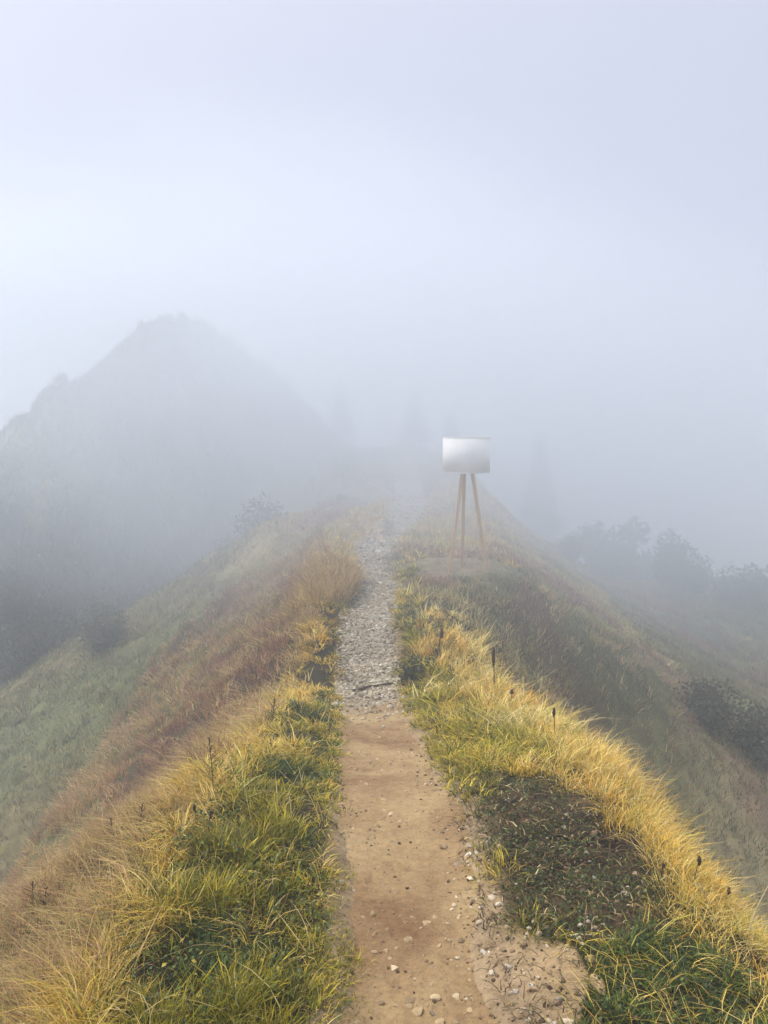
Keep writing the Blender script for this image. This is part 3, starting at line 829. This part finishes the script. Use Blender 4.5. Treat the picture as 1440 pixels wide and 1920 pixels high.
# half buried stones of the path's own colour, and bits of straw trodden into it
x, y = scatter(1500, -.6, 1.1, 1.2, 7.6, 1.1)
pd = np.abs(x - path_c(y)) - path_w(y); k_ = pd < -.01; x, y = x[k_], y[k_]
pebbles('embedded_stones', x, y, np.clip(np.exp(rng.normal(np.log(.008), .45, len(x))), .004, .024), [(.34, .25, .15), (.28, .20, .12), (.42, .33, .22), (.24, .19, .14)], [4, 4, 2, 2], path_h, flat=.35, sink=-.05, kind='stuff')
chaff = Blades()
x, y = scatter(700, -.6, 1.2, 1.2, 6.5, 1.1)
pd = np.abs(x - path_c(y)) - path_w(y); k_ = (pd < .1) & (rng.uniform(0, 1, len(x)) < .25 + .75 * np.exp(np.minimum(pd, 0) / .08)); x, y = x[k_], y[k_]; n = len(x); th = rng.uniform(0, 6.283, n)
chaff.add(np.stack([x, y, top_h(x, y) + .002], 1), rng.uniform(.01, .035, n), np.stack([np.cos(th), np.sin(th)], 1), 1.6, .93, lod_w(y, 1.5), pick([(.45, .34, .18), (.55, .45, .28), (.15, .10, .06)], [3, 2, 2], n), None, 2)
chaff.build('path_chaff', M_DRY, kind='stuff')

# small leaves in the turf and on the bare patch
def leaflets(name, x, y, size, cols, cw, hmax):
    n = len(x); z = land(x, y) + rng.uniform(.004, hmax, n)
    th = rng.uniform(0, 2 * np.pi, n); tilt = rng.normal(0, .5, n)
    a = np.stack([np.cos(th), np.sin(th), tilt], 1); b = np.stack([-np.sin(th), np.cos(th), rng.normal(0, .4, n)], 1)
    P = np.stack([x, y, z], 1); s = size[:, None]
    rows = [P, P + a * s * .5 + b * s * .42, P + a * s * .5 - b * s * .42, P + a * s + np.array([0, 0, -.25]) * s,
            P + a * s * .5 + np.array([0, 0, .12]) * s]
    V = np.stack(rows, 1).reshape(-1, 3); k = (np.arange(n) * 5)[:, None]
    T = np.concatenate([k + [[0, 4, 1]], k + [[0, 2, 4]], k + [[1, 4, 3]], k + [[4, 2, 3]]])
    c = pick(cols, cw, n) * (1 + rng.normal(0, .15, (n, 1)))
    return link(name, mesh_np(name, V, None, T, np.repeat(np.clip(c, .004, 1), 5, 0), M_LEAF, True), kind='stuff')
x, y = scatter(34000, .3, 2.2, 1.1, 4.6, 1.15)
pd, dl, dr, soil, low, side = zone_xy(x, y)
keep = (pd > .04) & (dr < .1) & ((low & (rng.uniform(0, 1, len(x)) < .9)) | (soil & (fbm(x * 3.2, y * 3.2, 153, 3) > -.12 - .4 * (rng.uniform(0, 1, len(x)) < .35))))
x, y = x[keep], y[keep]
leaflets('turf_leaves', x, y, rng.uniform(.006, .016, len(x)), [(.020, .042, .008), (.04, .075, .010), (.09, .13, .015), (.012, .022, .006), (.11, .07, .02)], [4, 4, 2, 3, 1.5], .03)
x, y = scatter(11000, -1.2, .1, 1.1, 5.0, 1.2)
pd, dl, dr, soil, low, side = zone_xy(x, y)
keep = (pd > .02) & (dl < .0) & (x < 0) & (fbm(x * 2.4, y * 2.4, 157, 3) > .0)
x, y = x[keep], y[keep]
leaflets('bank_leaves', x, y, rng.uniform(.006, .018, len(x)), [(.02, .045, .008), (.045, .08, .01), (.10, .13, .015), (.34, .26, .03)], [4, 4, 3, .8], .07)

def stone(u, v, wpx, hpx, label, col, group=None, tall=.6, rz=0.):
    p, t = hit(u, v, 1.2)
    w_ = wpx / F * t / 2
    zz = float(top_h(np.array([p[0]]), np.array([p[1]]))[0])
    s = Soup(); V = []
    # two-step rounded polyhedron, flattened below
    for kk, a in enumerate(ICO_V): V.append(Vector(a))
    tri = [tuple(f) for f in ICO_F]; mid = {}; T2 = []
    def mp_(a, b):
        key = (min(a, b), max(a, b))
        if key not in mid: mid[key] = len(V); V.append(((V[a] + V[b]) / 2).normalized())
        return mid[key]
    for a, b, c in tri:
        ab, bc, ca = mp_(a, b), mp_(b, c), mp_(c, a)
        T2 += [(a, ab, ca), (b, bc, ab), (c, ca, bc), (ab, bc, ca)]
    asp = max(.6, hpx / wpx)
    W = []
    for q in V:
        k = 1 + random.uniform(-.13, .13)
        W.append((q.x * w_ * k, q.y * w_ * k * asp, max(q.z, -.5) * w_ * k * tall))
    s.add(W, (), T2, col)
    o = link('stone', s.build('stone', M_STONECOL, False))
    o.location = (p[0], p[1], zz + w_ * tall * .25); o.rotation_euler = (0, 0, rz)
    o['label'] = label; o['category'] = 'stone'
    if group: o['group'] = group
    return o
G1 = 'loose stones beside the path'
tan, wht, gry = (.40, .28, .15), (.46, .40, .32), (.32, .27, .21)
stone(1121, 1850, 26, 50, 'tallest ochre stone standing upright in the turf at bottom right', tan, G1, 1.0, .2)
stone(1108, 1800, 22, 20, 'rounded tan stone just above the upright ochre stone', tan, G1)
stone(951, 1815, 17, 11, 'flat white stone on the bare path edge at lower right', wht, G1)
stone(966, 1862, 17, 12, 'pale stone on the path edge below the flat white one', wht, G1)
stone(816, 1882, 22, 14, 'half buried pale stone near the bottom of the earth path', (.5, .38, .24), G1)
stone(922, 1686, 19, 18, 'largest cream stone at the corner of the dark bare soil', (.55, .45, .32), G1)
stone(902, 1705, 12, 9, 'small cream stone left of the largest stone at the soil corner', wht, G1)
stone(893, 1600, 10, 12, 'cream stone on the left border of the dark soil patch', wht, G1)
stone(1170, 1675, 12, 9, 'single white stone on the right part of the dark soil', wht, G1)
stone(1049, 1878, 20, 10, 'brown grey stone low on the gravelly verge at the bottom', gry, G1)
stone(640, 1656, 15, 10, 'lone white stone at the left edge of the earth path', wht, G1)
stone(628, 1322, 14, 11, 'white stone at the left foot of the stony step', wht, G1)
stone(647, 1312, 12, 9, 'grey stone just right of the white one at the stony step', gry, G1)
stone(741, 1296, 13, 9, 'pale stone at the right end of the stony step', wht, G1)
for u, v, s_, lb in ((1088, 1737, 11, 'leftmost white pebble in the row just above the pale stick'),
                     (1103, 1730, 9, 'second white pebble from the left above the pale stick'),
                     (1116, 1741, 11, 'third white pebble from the left above the pale stick'),
                     (1131, 1735, 8, 'rightmost white pebble in the row above the pale stick'),
                     (1148, 1763, 11, 'white pebble at the right end of the pale stick'),
                     (1092, 1771, 10, 'white pebble under the left half of the pale stick'),
                     (1143, 1771, 8, 'small white pebble under the right end of the pale stick')):
    stone(u, v, s_, s_ * .9, lb, wht, 'white pebbles round the stick', .75)
for u, v, s_, lb in ((1002, 1729, 12, 'topmost cream pebble at the lower corner of the dark soil'),
                     (992, 1742, 10, 'cream pebble second from the top at the lower soil corner'),
                     (1011, 1752, 12, 'middle cream pebble of the cluster at the lower soil corner'),
                     (1026, 1740, 9, 'rightmost cream pebble of the cluster at the lower soil corner'),
                     (985, 1762, 10, 'lowest cream pebble of the cluster at the lower soil corner')):
    stone(u, v, s_, s_ * .9, lb, (.52, .43, .31), 'cream pebbles at the lower corner of the soil', .75)

# ------------------------------------------------------------------ the floor lamp
LT = 12.0
def on_ground(u, v): return hit(u, v, 6)[0]
foot_a = on_ground(843, 1077); foot_c = on_ground(913, 1075); foot_b = on_ground(866, 1064)
base = (foot_a + foot_b + foot_c) / 3; base[2] = min(foot_a[2], foot_b[2], foot_c[2])
lt = proj(*base)[2]
lamp = empty('floor_lamp', base, 'tall floor lamp with white drum shade on three wooden legs standing alone on the ridge', 'lamp')
def rel(p): return Vector([float(a) for a in (np.array(p) - base)])
def zat(v): return at(872, v, lt)[2] - base[2]
sh_x = at(872, 850, lt)[0] - base[0]
z_top, z_bot = zat(820), zat(884)
sr = 43.5 / F * lt
hub_z = z_bot + (z_top - z_bot) * .35
for nm, ft, top_u in (('a', foot_a, 864.5), ('b', foot_b, 869), ('c', foot_c, 883)):
    f_ = rel(ft); tp = Vector((at(top_u, 887, lt)[0] - base[0], f_.y * .13, z_bot))
    dirv = (tp - f_); full = f_ + dirv * ((hub_z - f_.z) / dirv.z)
    lg = Soup(); a_w0, a_w1 = .021, .028
    d = dirv.normalized(); side = d.cross(Vector((0, 1, 0))).normalized(); fw = side.cross(d)
    V = []
    P0 = f_ - d * .03
    prof = []
    for q in (0, .3, .6, 1):
        wq = a_w0 + (a_w1 - a_w0) * q; pc = P0 + (full - P0) * q; b_ = .3
        for sx, sy in ((-1, -1 + b_), (-1 + b_, -1), (1 - b_, -1), (1, -1 + b_), (1, 1 - b_), (1 - b_, 1), (-1 + b_, 1), (-1, 1 - b_)):
            V.append(tuple(pc + side * wq * sx + fw * wq * sy * .8))
    Qd = [(r * 8 + k, r * 8 + (k + 1) % 8, (r + 1) * 8 + (k + 1) % 8, (r + 1) * 8 + k) for r in range(3) for k in range(8)]
    V.append(tuple(P0)); V.append(tuple(full))
    Tr = [(32, (k + 1) % 8, k) for k in range(8)] + [(33, 24 + k, 24 + (k + 1) % 8) for k in range(8)]
    lg.add(V, Qd, Tr); link('leg', lg.build('leg', M_WOOD, False), lamp)
def lathe_part(name, prof, mat, n=64, closed=False, z=0, parent=lamp):
    s = Soup(); s.lathe(prof, n, closed=closed); o = link(name, s.build(name, mat), parent); return o
sh = lathe_part('lamp_shade', [(sr, z_bot), (sr, z_top), (sr - .006, z_top), (sr - .006, z_bot)], M_SHADE, closed=True)
sh.location = (sh_x, 0, 0)
for zz in (z_bot, z_top):
    h_ = lathe_part('hem', [(sr + .003, zz - .004), (sr + .003, zz + .008), (sr - .009, zz + .008), (sr - .010, zz - .004)], M_HEM, closed=True, parent=sh)
hb = lathe_part('hub', [(.001, hub_z - .05), (.075, hub_z - .05), (.075, hub_z + .03), (.001, hub_z + .03)], M_WOOD, 32); hb.location = (sh_x, 0, 0)
sk = lathe_part('bulb_socket', [(.001, hub_z + .03), (.035, hub_z + .03), (.035, hub_z + .12), (.001, hub_z + .12)], M_METAL, 24); sk.location = (sh_x, 0, 0)
bl = lathe_part('bulb', [(.02, hub_z + .12)] + [(.055 * math.sin(a) + .004, hub_z + .19 - .065 * math.cos(a)) for a in np.linspace(.35, math.pi, 12)], M_BULB, 24); bl.location = (sh_x, 0, 0)
sp_ = Soup()
for k in range(3):
    a = 2 * math.pi * k / 3 + .4
    sp_.tube([(.034 * math.cos(a), .034 * math.sin(a), hub_z + .1), ((sr - .005) * math.cos(a), (sr - .005) * math.sin(a), z_top - .05)], [.006, .006], 6)
so = link('shade_bracket', sp_.build('shade_bracket', M_METAL), lamp); so.location = (sh_x, 0, 0)

# ------------------------------------------------------------------ dead stalks and weeds
def stalk(u, v, hpx, label, kind='head', lean_px=0, group='dry stalks standing in the grass', tmin=1.3):
    p, t = hit(u, v, tmin)
    H = hpx / F * t; ln = lean_px / F * t
    root = empty('dry_stalk', p, label, 'plant', group)
    def cur(q): return Vector((ln * q ** 1.5, .02 * math.sin(q * 5) * H, H * q))
    s = Soup()
    r0 = max(.0022, 1.0 / F * t)
    if kind == 'spike': r0 *= 1.5
    s.tube([cur(q) - Vector((0, 0, .03 if q == 0 else 0)) for q in np.linspace(0, 1, 8)], [r0 * (1 - .45 * q) for q in np.linspace(0, 1, 8)], 6)
    if kind == 'twig':
        for k in range(16):
            q = .25 + .7 * k / 16; a = random.uniform(0, 6.28); L_ = H * random.uniform(.18, .38) * (1.15 - q)
            b0 = cur(q); b1 = b0 + Vector((math.cos(a) * L_, math.sin(a) * L_, L_ * .8)); b2 = b1 + Vector((math.cos(a + .5) * L_ * .5, math.sin(a + .5) * L_ * .5, L_ * .5))
            s.tube([b0, b1, b2], [r0 * .5, r0 * .4, r0 * .2], 5)
    pale = kind == 'pale'
    link('stem', s.build('stem', M_PALESTEM if pale else M_STEM), root)
    hd = Soup()
    if kind in ('head', 'spike'):
        L_ = H * (.30 if kind == 'head' else .42); ww = r0 * (2.6 if kind == 'head' else 1.9); tp = cur(1)
        n = 7
        hd.tube([tp + Vector((random.uniform(-1, 1) * ww * .2, 0, L_ * (k / n - .75))) for k in range(n + 1)],
                [ww * (.25 + .9 * math.sin(math.pi * (k + .5) / (n + 1)) * random.uniform(.75, 1.2)) for k in range(n + 1)], 7)
        for k in range(26):
            a = random.uniform(0, 6.28); zz = L_ * random.uniform(-.7, .2); b0 = tp + Vector((0, 0, zz)); d = Vector((math.cos(a), math.sin(a), .5)) * ww * 1.6
            hd.tube([b0, b0 + d], [ww * .25, ww * .06], 3)
    elif kind in ('pale', 'twig'):
        for k in range(14):
            a = random.uniform(0, 6.28); q = random.uniform(.75, 1); b0 = cur(q); d = Vector((math.cos(a) * .5, math.sin(a) * .5, .8)) * H * .07
            hd.tube([b0, b0 + d], [r0 * .6, r0 * .15], 4)
    link('seed_head', hd.build('seed_head', M_PALESTEM if pale else M_HEAD), root)
    return root
stalk(927, 1308, 88, 'tallest dark upright stalk rising from the orange grass right of the path', 'spike', -3)
stalk(957, 1330, 36, 'short stalk with a dark brown head just right of the tallest stalk', 'head', 2)
stalk(822, 1228, 46, 'thin dark stalk in the grass up the slope near the stony path', 'spike', 6)
stalk(1040, 1395, 66, 'slender brown stalk in the tall orange grass on the rim', 'head', -3)
stalk(1300, 1672, 66, 'dark round headed thistle stalk against the fog at lower right', 'head', 8)
stalk(1240, 1652, 32, 'blackish seed head low in the golden grass left of the thistle stalk', 'head', 3)
stalk(1358, 1712, 48, 'small dark stalk right of the round headed thistle stalk', 'head', 6)
stalk(1330, 1640, 104, 'single pale straw stem standing up into the fog', 'pale', -4)
stalk(1402, 1770, 150, 'long pale stem leaning right at the right edge', 'pale', 46)
stalk(1345, 1760, 110, 'pale arching stem leaning left near the right edge', 'pale', -40)
stalk(400, 1492, 112, 'tallest bare dark twiggy weed on the left slope', 'twig', -5)
stalk(368, 1556, 46, 'dark stalk on the golden rim left of the green bank', 'head', -2)
stalk(390, 1572, 50, 'brown stalk close to the right of another on the golden rim', 'head', 6)
stalk(262, 1566, 62, 'twiggy dark weed among the mauve weeds of the left slope', 'twig', 8)
stalk(215, 1588, 56, 'bare twiggy weed left of its neighbour on the left slope', 'twig', -6)
stalk(62, 1712, 64, 'leftmost dark twiggy weed low on the left slope', 'twig', 3)
stalk(84, 1716, 58, 'dark twiggy weed right beside the leftmost one', 'twig', 7)
stalk(512, 1352, 44, 'dark weed at the top of the left bank beside the straw grass', 'twig', 4)
stalk(1006, 1352, 84, 'feathery pale stem in the tall grass right of the tallest dark stalk', 'pale', 8)
stalk(985, 1340, 72, 'feathery pale stem closest to the tallest dark stalk', 'pale', -6)
stalk(1062, 1400, 76, 'feathery pale stem farthest right in the tall orange grass', 'pale', 10)

# stick and root
def rod(name, pts, r, label, cat, mat):
    P = []
    for u, v in pts:
        p, t = hit(u, v, 1.2); z = float(top_h(np.array([p[0]]), np.array([p[1]]))[0]); P.append(Vector((p[0], p[1], z + r * .8)))
    s = Soup(); b = P[0].copy(); P2 = []
    for k in range(len(P) - 1):
        for q in np.linspace(0, 1, 5)[:-1]: P2.append(P[k].lerp(P[k + 1], q) - b + Vector((0, 0, random.uniform(-.3, .4) * r)))
    P2.append(P[-1] - b)
    s.tube(P2, [r * random.uniform(.7, 1.1) * (1 - .4 * k / len(P2)) for k in range(len(P2))], 7)
    o = link(name, s.build(name, mat)); o.location = b; o['label'] = label; o['category'] = cat
    return o
rod('stick', [(1062, 1757), (1100, 1755), (1146, 1758)], .0045, 'straight pale stick lying level among white pebbles on the verge', 'stick', M_PALESTEM)
rod('root', [(662, 1302), (700, 1292), (735, 1284), (790, 1266)], .016, 'dark root crossing the path where earth turns to gravel', 'root', M_BARK)

# ------------------------------------------------------------------ shrubs and trees
def leaf_cloud(centres, radii, n, size, cols):
    k = rng.integers(0, len(centres), n)
    d = rng.normal(0, 1, (n, 3)); d /= np.linalg.norm(d, axis=1)[:, None]
    P = centres[k] + d * (radii[k] * rng.uniform(.35, 1.12, n) ** .6)[:, None]
    a = rng.normal(0, 1, (n, 3)); a /= np.linalg.norm(a, axis=1)[:, None]
    b = np.cross(a, rng.normal(0, 1, (n, 3))); b /= np.linalg.norm(b, axis=1)[:, None]
    s = (size * rng.uniform(.6, 1.4, n))[:, None]
    V = np.stack([P - a * s, P + b * s * .45, P + a * s, P - b * s * .45], 1).reshape(-1, 3)
    Q = np.arange(n * 4).reshape(-1, 4)
    c = pick(cols, [1] * len(cols), n) * (1 + rng.normal(0, .15, (n, 1)))
    return V, Q, np.repeat(np.clip(c, .005, 1), 4, 0)

def shrub(p, H, W, label, group, name='shrub', cols=((.045, .055, .025), (.07, .08, .035), (.10, .085, .05)), n=2600, size=.035):
    root = empty(name, p, label, 'shrub', group)
    s = Soup(); cs = []; rs = []
    for k in range(9):
        a = 2 * math.pi * k / 9 + random.uniform(-.3, .3); rr = W * .5 * random.uniform(.15, .75); hh = H * random.uniform(.35, .95)
        top = Vector((math.cos(a) * rr, math.sin(a) * rr, hh))
        s.tube([Vector((0, 0, -.08)), Vector((top.x * .35, top.y * .35, hh * .5)), top], [H * .022, H * .014, H * .006], 5)
        cs.append(top); rs.append(W * random.uniform(.20, .30))
        cs.append(Vector((top.x * .7, top.y * .7, hh * .5))); rs.append(W * random.uniform(.20, .28))
    link('branches', s.build('branches', M_BARK), root)
    V, Q, c = leaf_cloud(np.array([tuple(q) for q in cs]), np.array(rs), n, size if size < .03 else .045 * (H * W) ** .5, cols)
    link('foliage', mesh_np('foliage', V, Q, None, c, M_LEAF), root)
    return root

def conifer(p, H, W, label, group=None):
    root = empty('spruce_tree', p, label, 'tree', group)
    s = Soup(); s.tube([(0, 0, -.3), (0, 0, H * .5), (0, 0, H)], [H * .022, H * .014, H * .003], 8)
    link('trunk', s.build('trunk', M_BARK), root)
    Vs = []; Qs = []; Cs = []; nn = 0
    for k in range(46):
        q = (k / 46) ** .9; z = H * (.10 + .88 * q); R = W * .5 * (1 - q) ** .85 * random.uniform(.7, 1.15) + .03
        for j in range(7):
            a = random.uniform(0, 6.28); m = 9
            r = np.linspace(.1, 1, m) * R
            P = np.stack([np.cos(a) * r, np.sin(a) * r, z - .35 * r + .12 * r * r / max(R, .1)], 1)
            P = np.repeat(P, 3, 0) + rng.normal(0, .035 * H / 4, (m * 3, 3))
            aa = np.tile(np.array([np.cos(a), np.sin(a), -.5]), (m * 3, 1)) + rng.normal(0, .5, (m * 3, 3)); bb = np.cross(aa, rng.normal(0, 1, (m * 3, 3)))
            bb /= np.linalg.norm(bb, axis=1)[:, None]
            sz = .055 * H / 4
            V = np.stack([P - aa * sz, P + bb * sz * .5, P + aa * sz, P - bb * sz * .5], 1).reshape(-1, 3)
            Vs.append(V); Qs.append(np.arange(len(V)).reshape(-1, 4) + nn); nn += len(V)
            Cs.append(np.repeat(pick([(.025, .04, .02), (.04, .055, .028), (.03, .045, .025)], [1, 1, 1], m * 3), 4, 0))
    link('crown', mesh_np('crown', np.vstack(Vs), np.vstack(Qs), None, np.vstack(Cs), M_NEEDLE), root)
    return root

def plant_tree(u, v_top, v_base, t, wpx, label, group=None):
    b = at(u, v_base, t); g = float(land(np.array([b[0]]), np.array([b[1]]))[0])
    top = at(u, v_top, t)[2]; H = top - g
    conifer((b[0], b[1], g), H, wpx / F * t * (H / max(.5, top - b[2])) ** .5, label, group)
GT = 'spruces fading into the fog behind the ridge'
plant_tree(640, 712, 860, 31, 62, 'leftmost ghostly spruce in the fog above the saddle beside the hill', GT)
plant_tree(776, 728, 870, 31, 74, 'most distinct spruce in the fog left of the lamp shade', GT)
plant_tree(845, 770, 880, 31, 60, 'faint spruce in the fog directly behind the lamp shade', GT)
plant_tree(1010, 815, 930, 35, 70, 'rightmost faint spruce in the fog right of the lamp', GT)

def plant_shrub(u, v_top, v_base, wpx, label, group, tmin=6, **k):
    p, t = hit(u, v_base, tmin)
    if t > 30:
        t = 24; q = at(u, v_base, t); p = np.array([q[0], q[1], float(land(np.array([q[0]]), np.array([q[1]]))[0])])
        H = at(u, v_top, t)[2] - p[2]
    else: H = (v_base - v_top) / F * t * 1.0
    return shrub(p, H, wpx / F * t, label, group, **k)
GS = 'shrubs on the right slope in the fog'
for u, v0, v1, w_, lb in ((1110, 985, 1060, 100, 'shrub highest up the skyline of the right slope'),
                          (1180, 985, 1080, 110, 'largest shrub on the skyline of the right slope'),
                          (1252, 1010, 1095, 90, 'shrub on the skyline just right of the largest one'),
                          (1375, 1075, 1135, 90, 'low shrub on the right slope close to the photo edge'),
                          (1436, 1062, 1140, 90, 'shrub cut by the right edge on the far slope'),
                          (1330, 1290, 1370, 110, 'dusky shrub in the hollow right of the orange grass'),
                          (1420, 1340, 1430, 130, 'darkest shrub in the hollow at the right edge'),
                          (1070, 1010, 1050, 60, 'smallest shrub on the skyline nearest the lamp'),
                          (1145, 1015, 1075, 80, 'shrub between the two tallest on the skyline'),
                          (1215, 1015, 1090, 80, 'shrub filling the gap right of the largest skyline one'),
                          (1300, 1055, 1105, 80, 'low shrub at the end of the skyline brush')):
    plant_shrub(u, v0, v1, w_, lb, GS, cols=((.06, .07, .04), (.09, .09, .05), (.11, .09, .06)))
plant_shrub(772, 1238, 1282, 56, 'small dark green shrub on the path edge beside the root', 'small plants by the path', n=900, size=.018, tmin=5,
            cols=((.03, .045, .02), (.05, .065, .03), (.09, .07, .045)))
plant_shrub(195, 1150, 1215, 100, 'round dark shrub on the green spur at left', 'shrubs on the left spur', cols=((.07, .08, .04), (.10, .08, .05), (.08, .09, .045)))
GG = 'dark shrubs added to darken the gully under the hill'  # shrubs added so the gully reads as a dark trough
for k in range(9):
    xx_ = -10.5 + k * .95; yy_ = 19.6 + .5 * math.sin(k * 2.1)
    g_ = float(land(np.array([xx_]), np.array([yy_]))[0])
    shrub((xx_, yy_, g_), random.uniform(.9, 1.3), random.uniform(1.3, 1.9), ['leftmost', 'second from the left', 'third from the left', 'fourth from the left', 'middle', 'fourth from the right', 'third from the right', 'second from the right', 'rightmost'][k] + ' dark shrub added to darken the gully under the hill',
          GG, cols=((.022, .028, .018), (.032, .038, .024), (.045, .04, .028)), n=1800)

# ------------------------------------------------------------------ fog
def box_mesh(name, x0, x1, y0, y1, z0, z1):
    V = [(x, y, z) for x in (x0, x1) for y in (y0, y1) for z in (z0, z1)]
    Q = [(0, 1, 3, 2), (4, 6, 7, 5), (0, 4, 5, 1), (2, 3, 7, 6), (0, 2, 6, 4), (1, 5, 7, 3)]
    return mesh_np(name, np.array(V), np.array(Q))
hm, N, L = newmat('haze')
out = N.new('ShaderNodeOutputMaterial'); pv = N.new('ShaderNodeVolumePrincipled')
pv.inputs['Color'].default_value = (.87, .92, 1.0, 1)
pv.inputs['Density'].default_value = HAZE_DENSITY
pv.inputs['Anisotropy'].default_value = 0.6
L.new(pv.outputs[0], out.inputs['Volume'])
me = box_mesh('haze', -185, 185, -185, 185, -25.5, 13.8)
me.materials.append(hm)
link('haze', me, kind='stuff')

# a cloud lying across the saddle and the slope to its right
def fog_cloud(name, centre, radii, density, seed, low=.55):
    bm_, N, L = newmat(name)
    out = N.new('ShaderNodeOutputMaterial'); pv = N.new('ShaderNodeVolumePrincipled')
    pv.inputs['Color'].default_value = (.84, .885, .965, 1); pv.inputs['Anisotropy'].default_value = 0.45
    tc = N.new('ShaderNodeTexCoord')
    ln = N.new('ShaderNodeVectorMath'); ln.operation = 'LENGTH'; L.new(tc.outputs['Object'], ln.inputs[0])
    nz = N.new('ShaderNodeTexNoise'); nz.noise_dimensions = '4D'; nz.inputs['W'].default_value = seed
    nz.inputs['Scale'].default_value = 1.5; nz.inputs['Detail'].default_value = 3
    L.new(tc.outputs['Object'], nz.inputs['Vector'])
    a1 = N.new('ShaderNodeMapRange'); a1.inputs['From Min'].default_value = .3; a1.inputs['From Max'].default_value = .7
    a1.inputs['To Min'].default_value = -.22; a1.inputs['To Max'].default_value = .22; L.new(nz.outputs['Fac'], a1.inputs['Value'])
    ad = N.new('ShaderNodeMath'); ad.operation = 'ADD'; L.new(ln.outputs['Value'], ad.inputs[0]); L.new(a1.outputs['Result'], ad.inputs[1])
    mr = N.new('ShaderNodeMapRange'); mr.interpolation_type = 'SMOOTHSTEP'
    mr.inputs['From Min'].default_value = .90; mr.inputs['From Max'].default_value = low
    mr.inputs['To Min'].default_value = 0; mr.inputs['To Max'].default_value = density
    L.new(ad.outputs[0], mr.inputs['Value']); L.new(mr.outputs['Result'], pv.inputs['Density'])
    L.new(pv.outputs[0], out.inputs['Volume'])
    s = Soup(); s.lathe([(math.sin(a), -math.cos(a)) for a in np.linspace(.02, math.pi - .02, 17)], 32)
    b = len(s.V); s.V += [(0, 0, -1), (0, 0, 1)]; s.C += [(1, 1, 1)] * 2
    s.T += [(b, (k + 1) % 32, k) for k in range(32)] + [(b + 1, 16 * 32 + k, 16 * 32 + (k + 1) % 32) for k in range(32)]
    me = mesh_np(name, np.array(s.V), np.array(s.Q), np.array(s.T)); me.materials.append(bm_)
    o = link(name, me, kind='stuff'); o.location = centre; o.scale = radii
    return o
fog_cloud('fog_bank', (3.6, 22, 1.0), (17, 17.8, 8.0), .112, 3.0, .42)
fog_cloud('fog_bank', (-4.5, 32, 6.0), (21, 17, 7.2), .145, 7.0, .12)
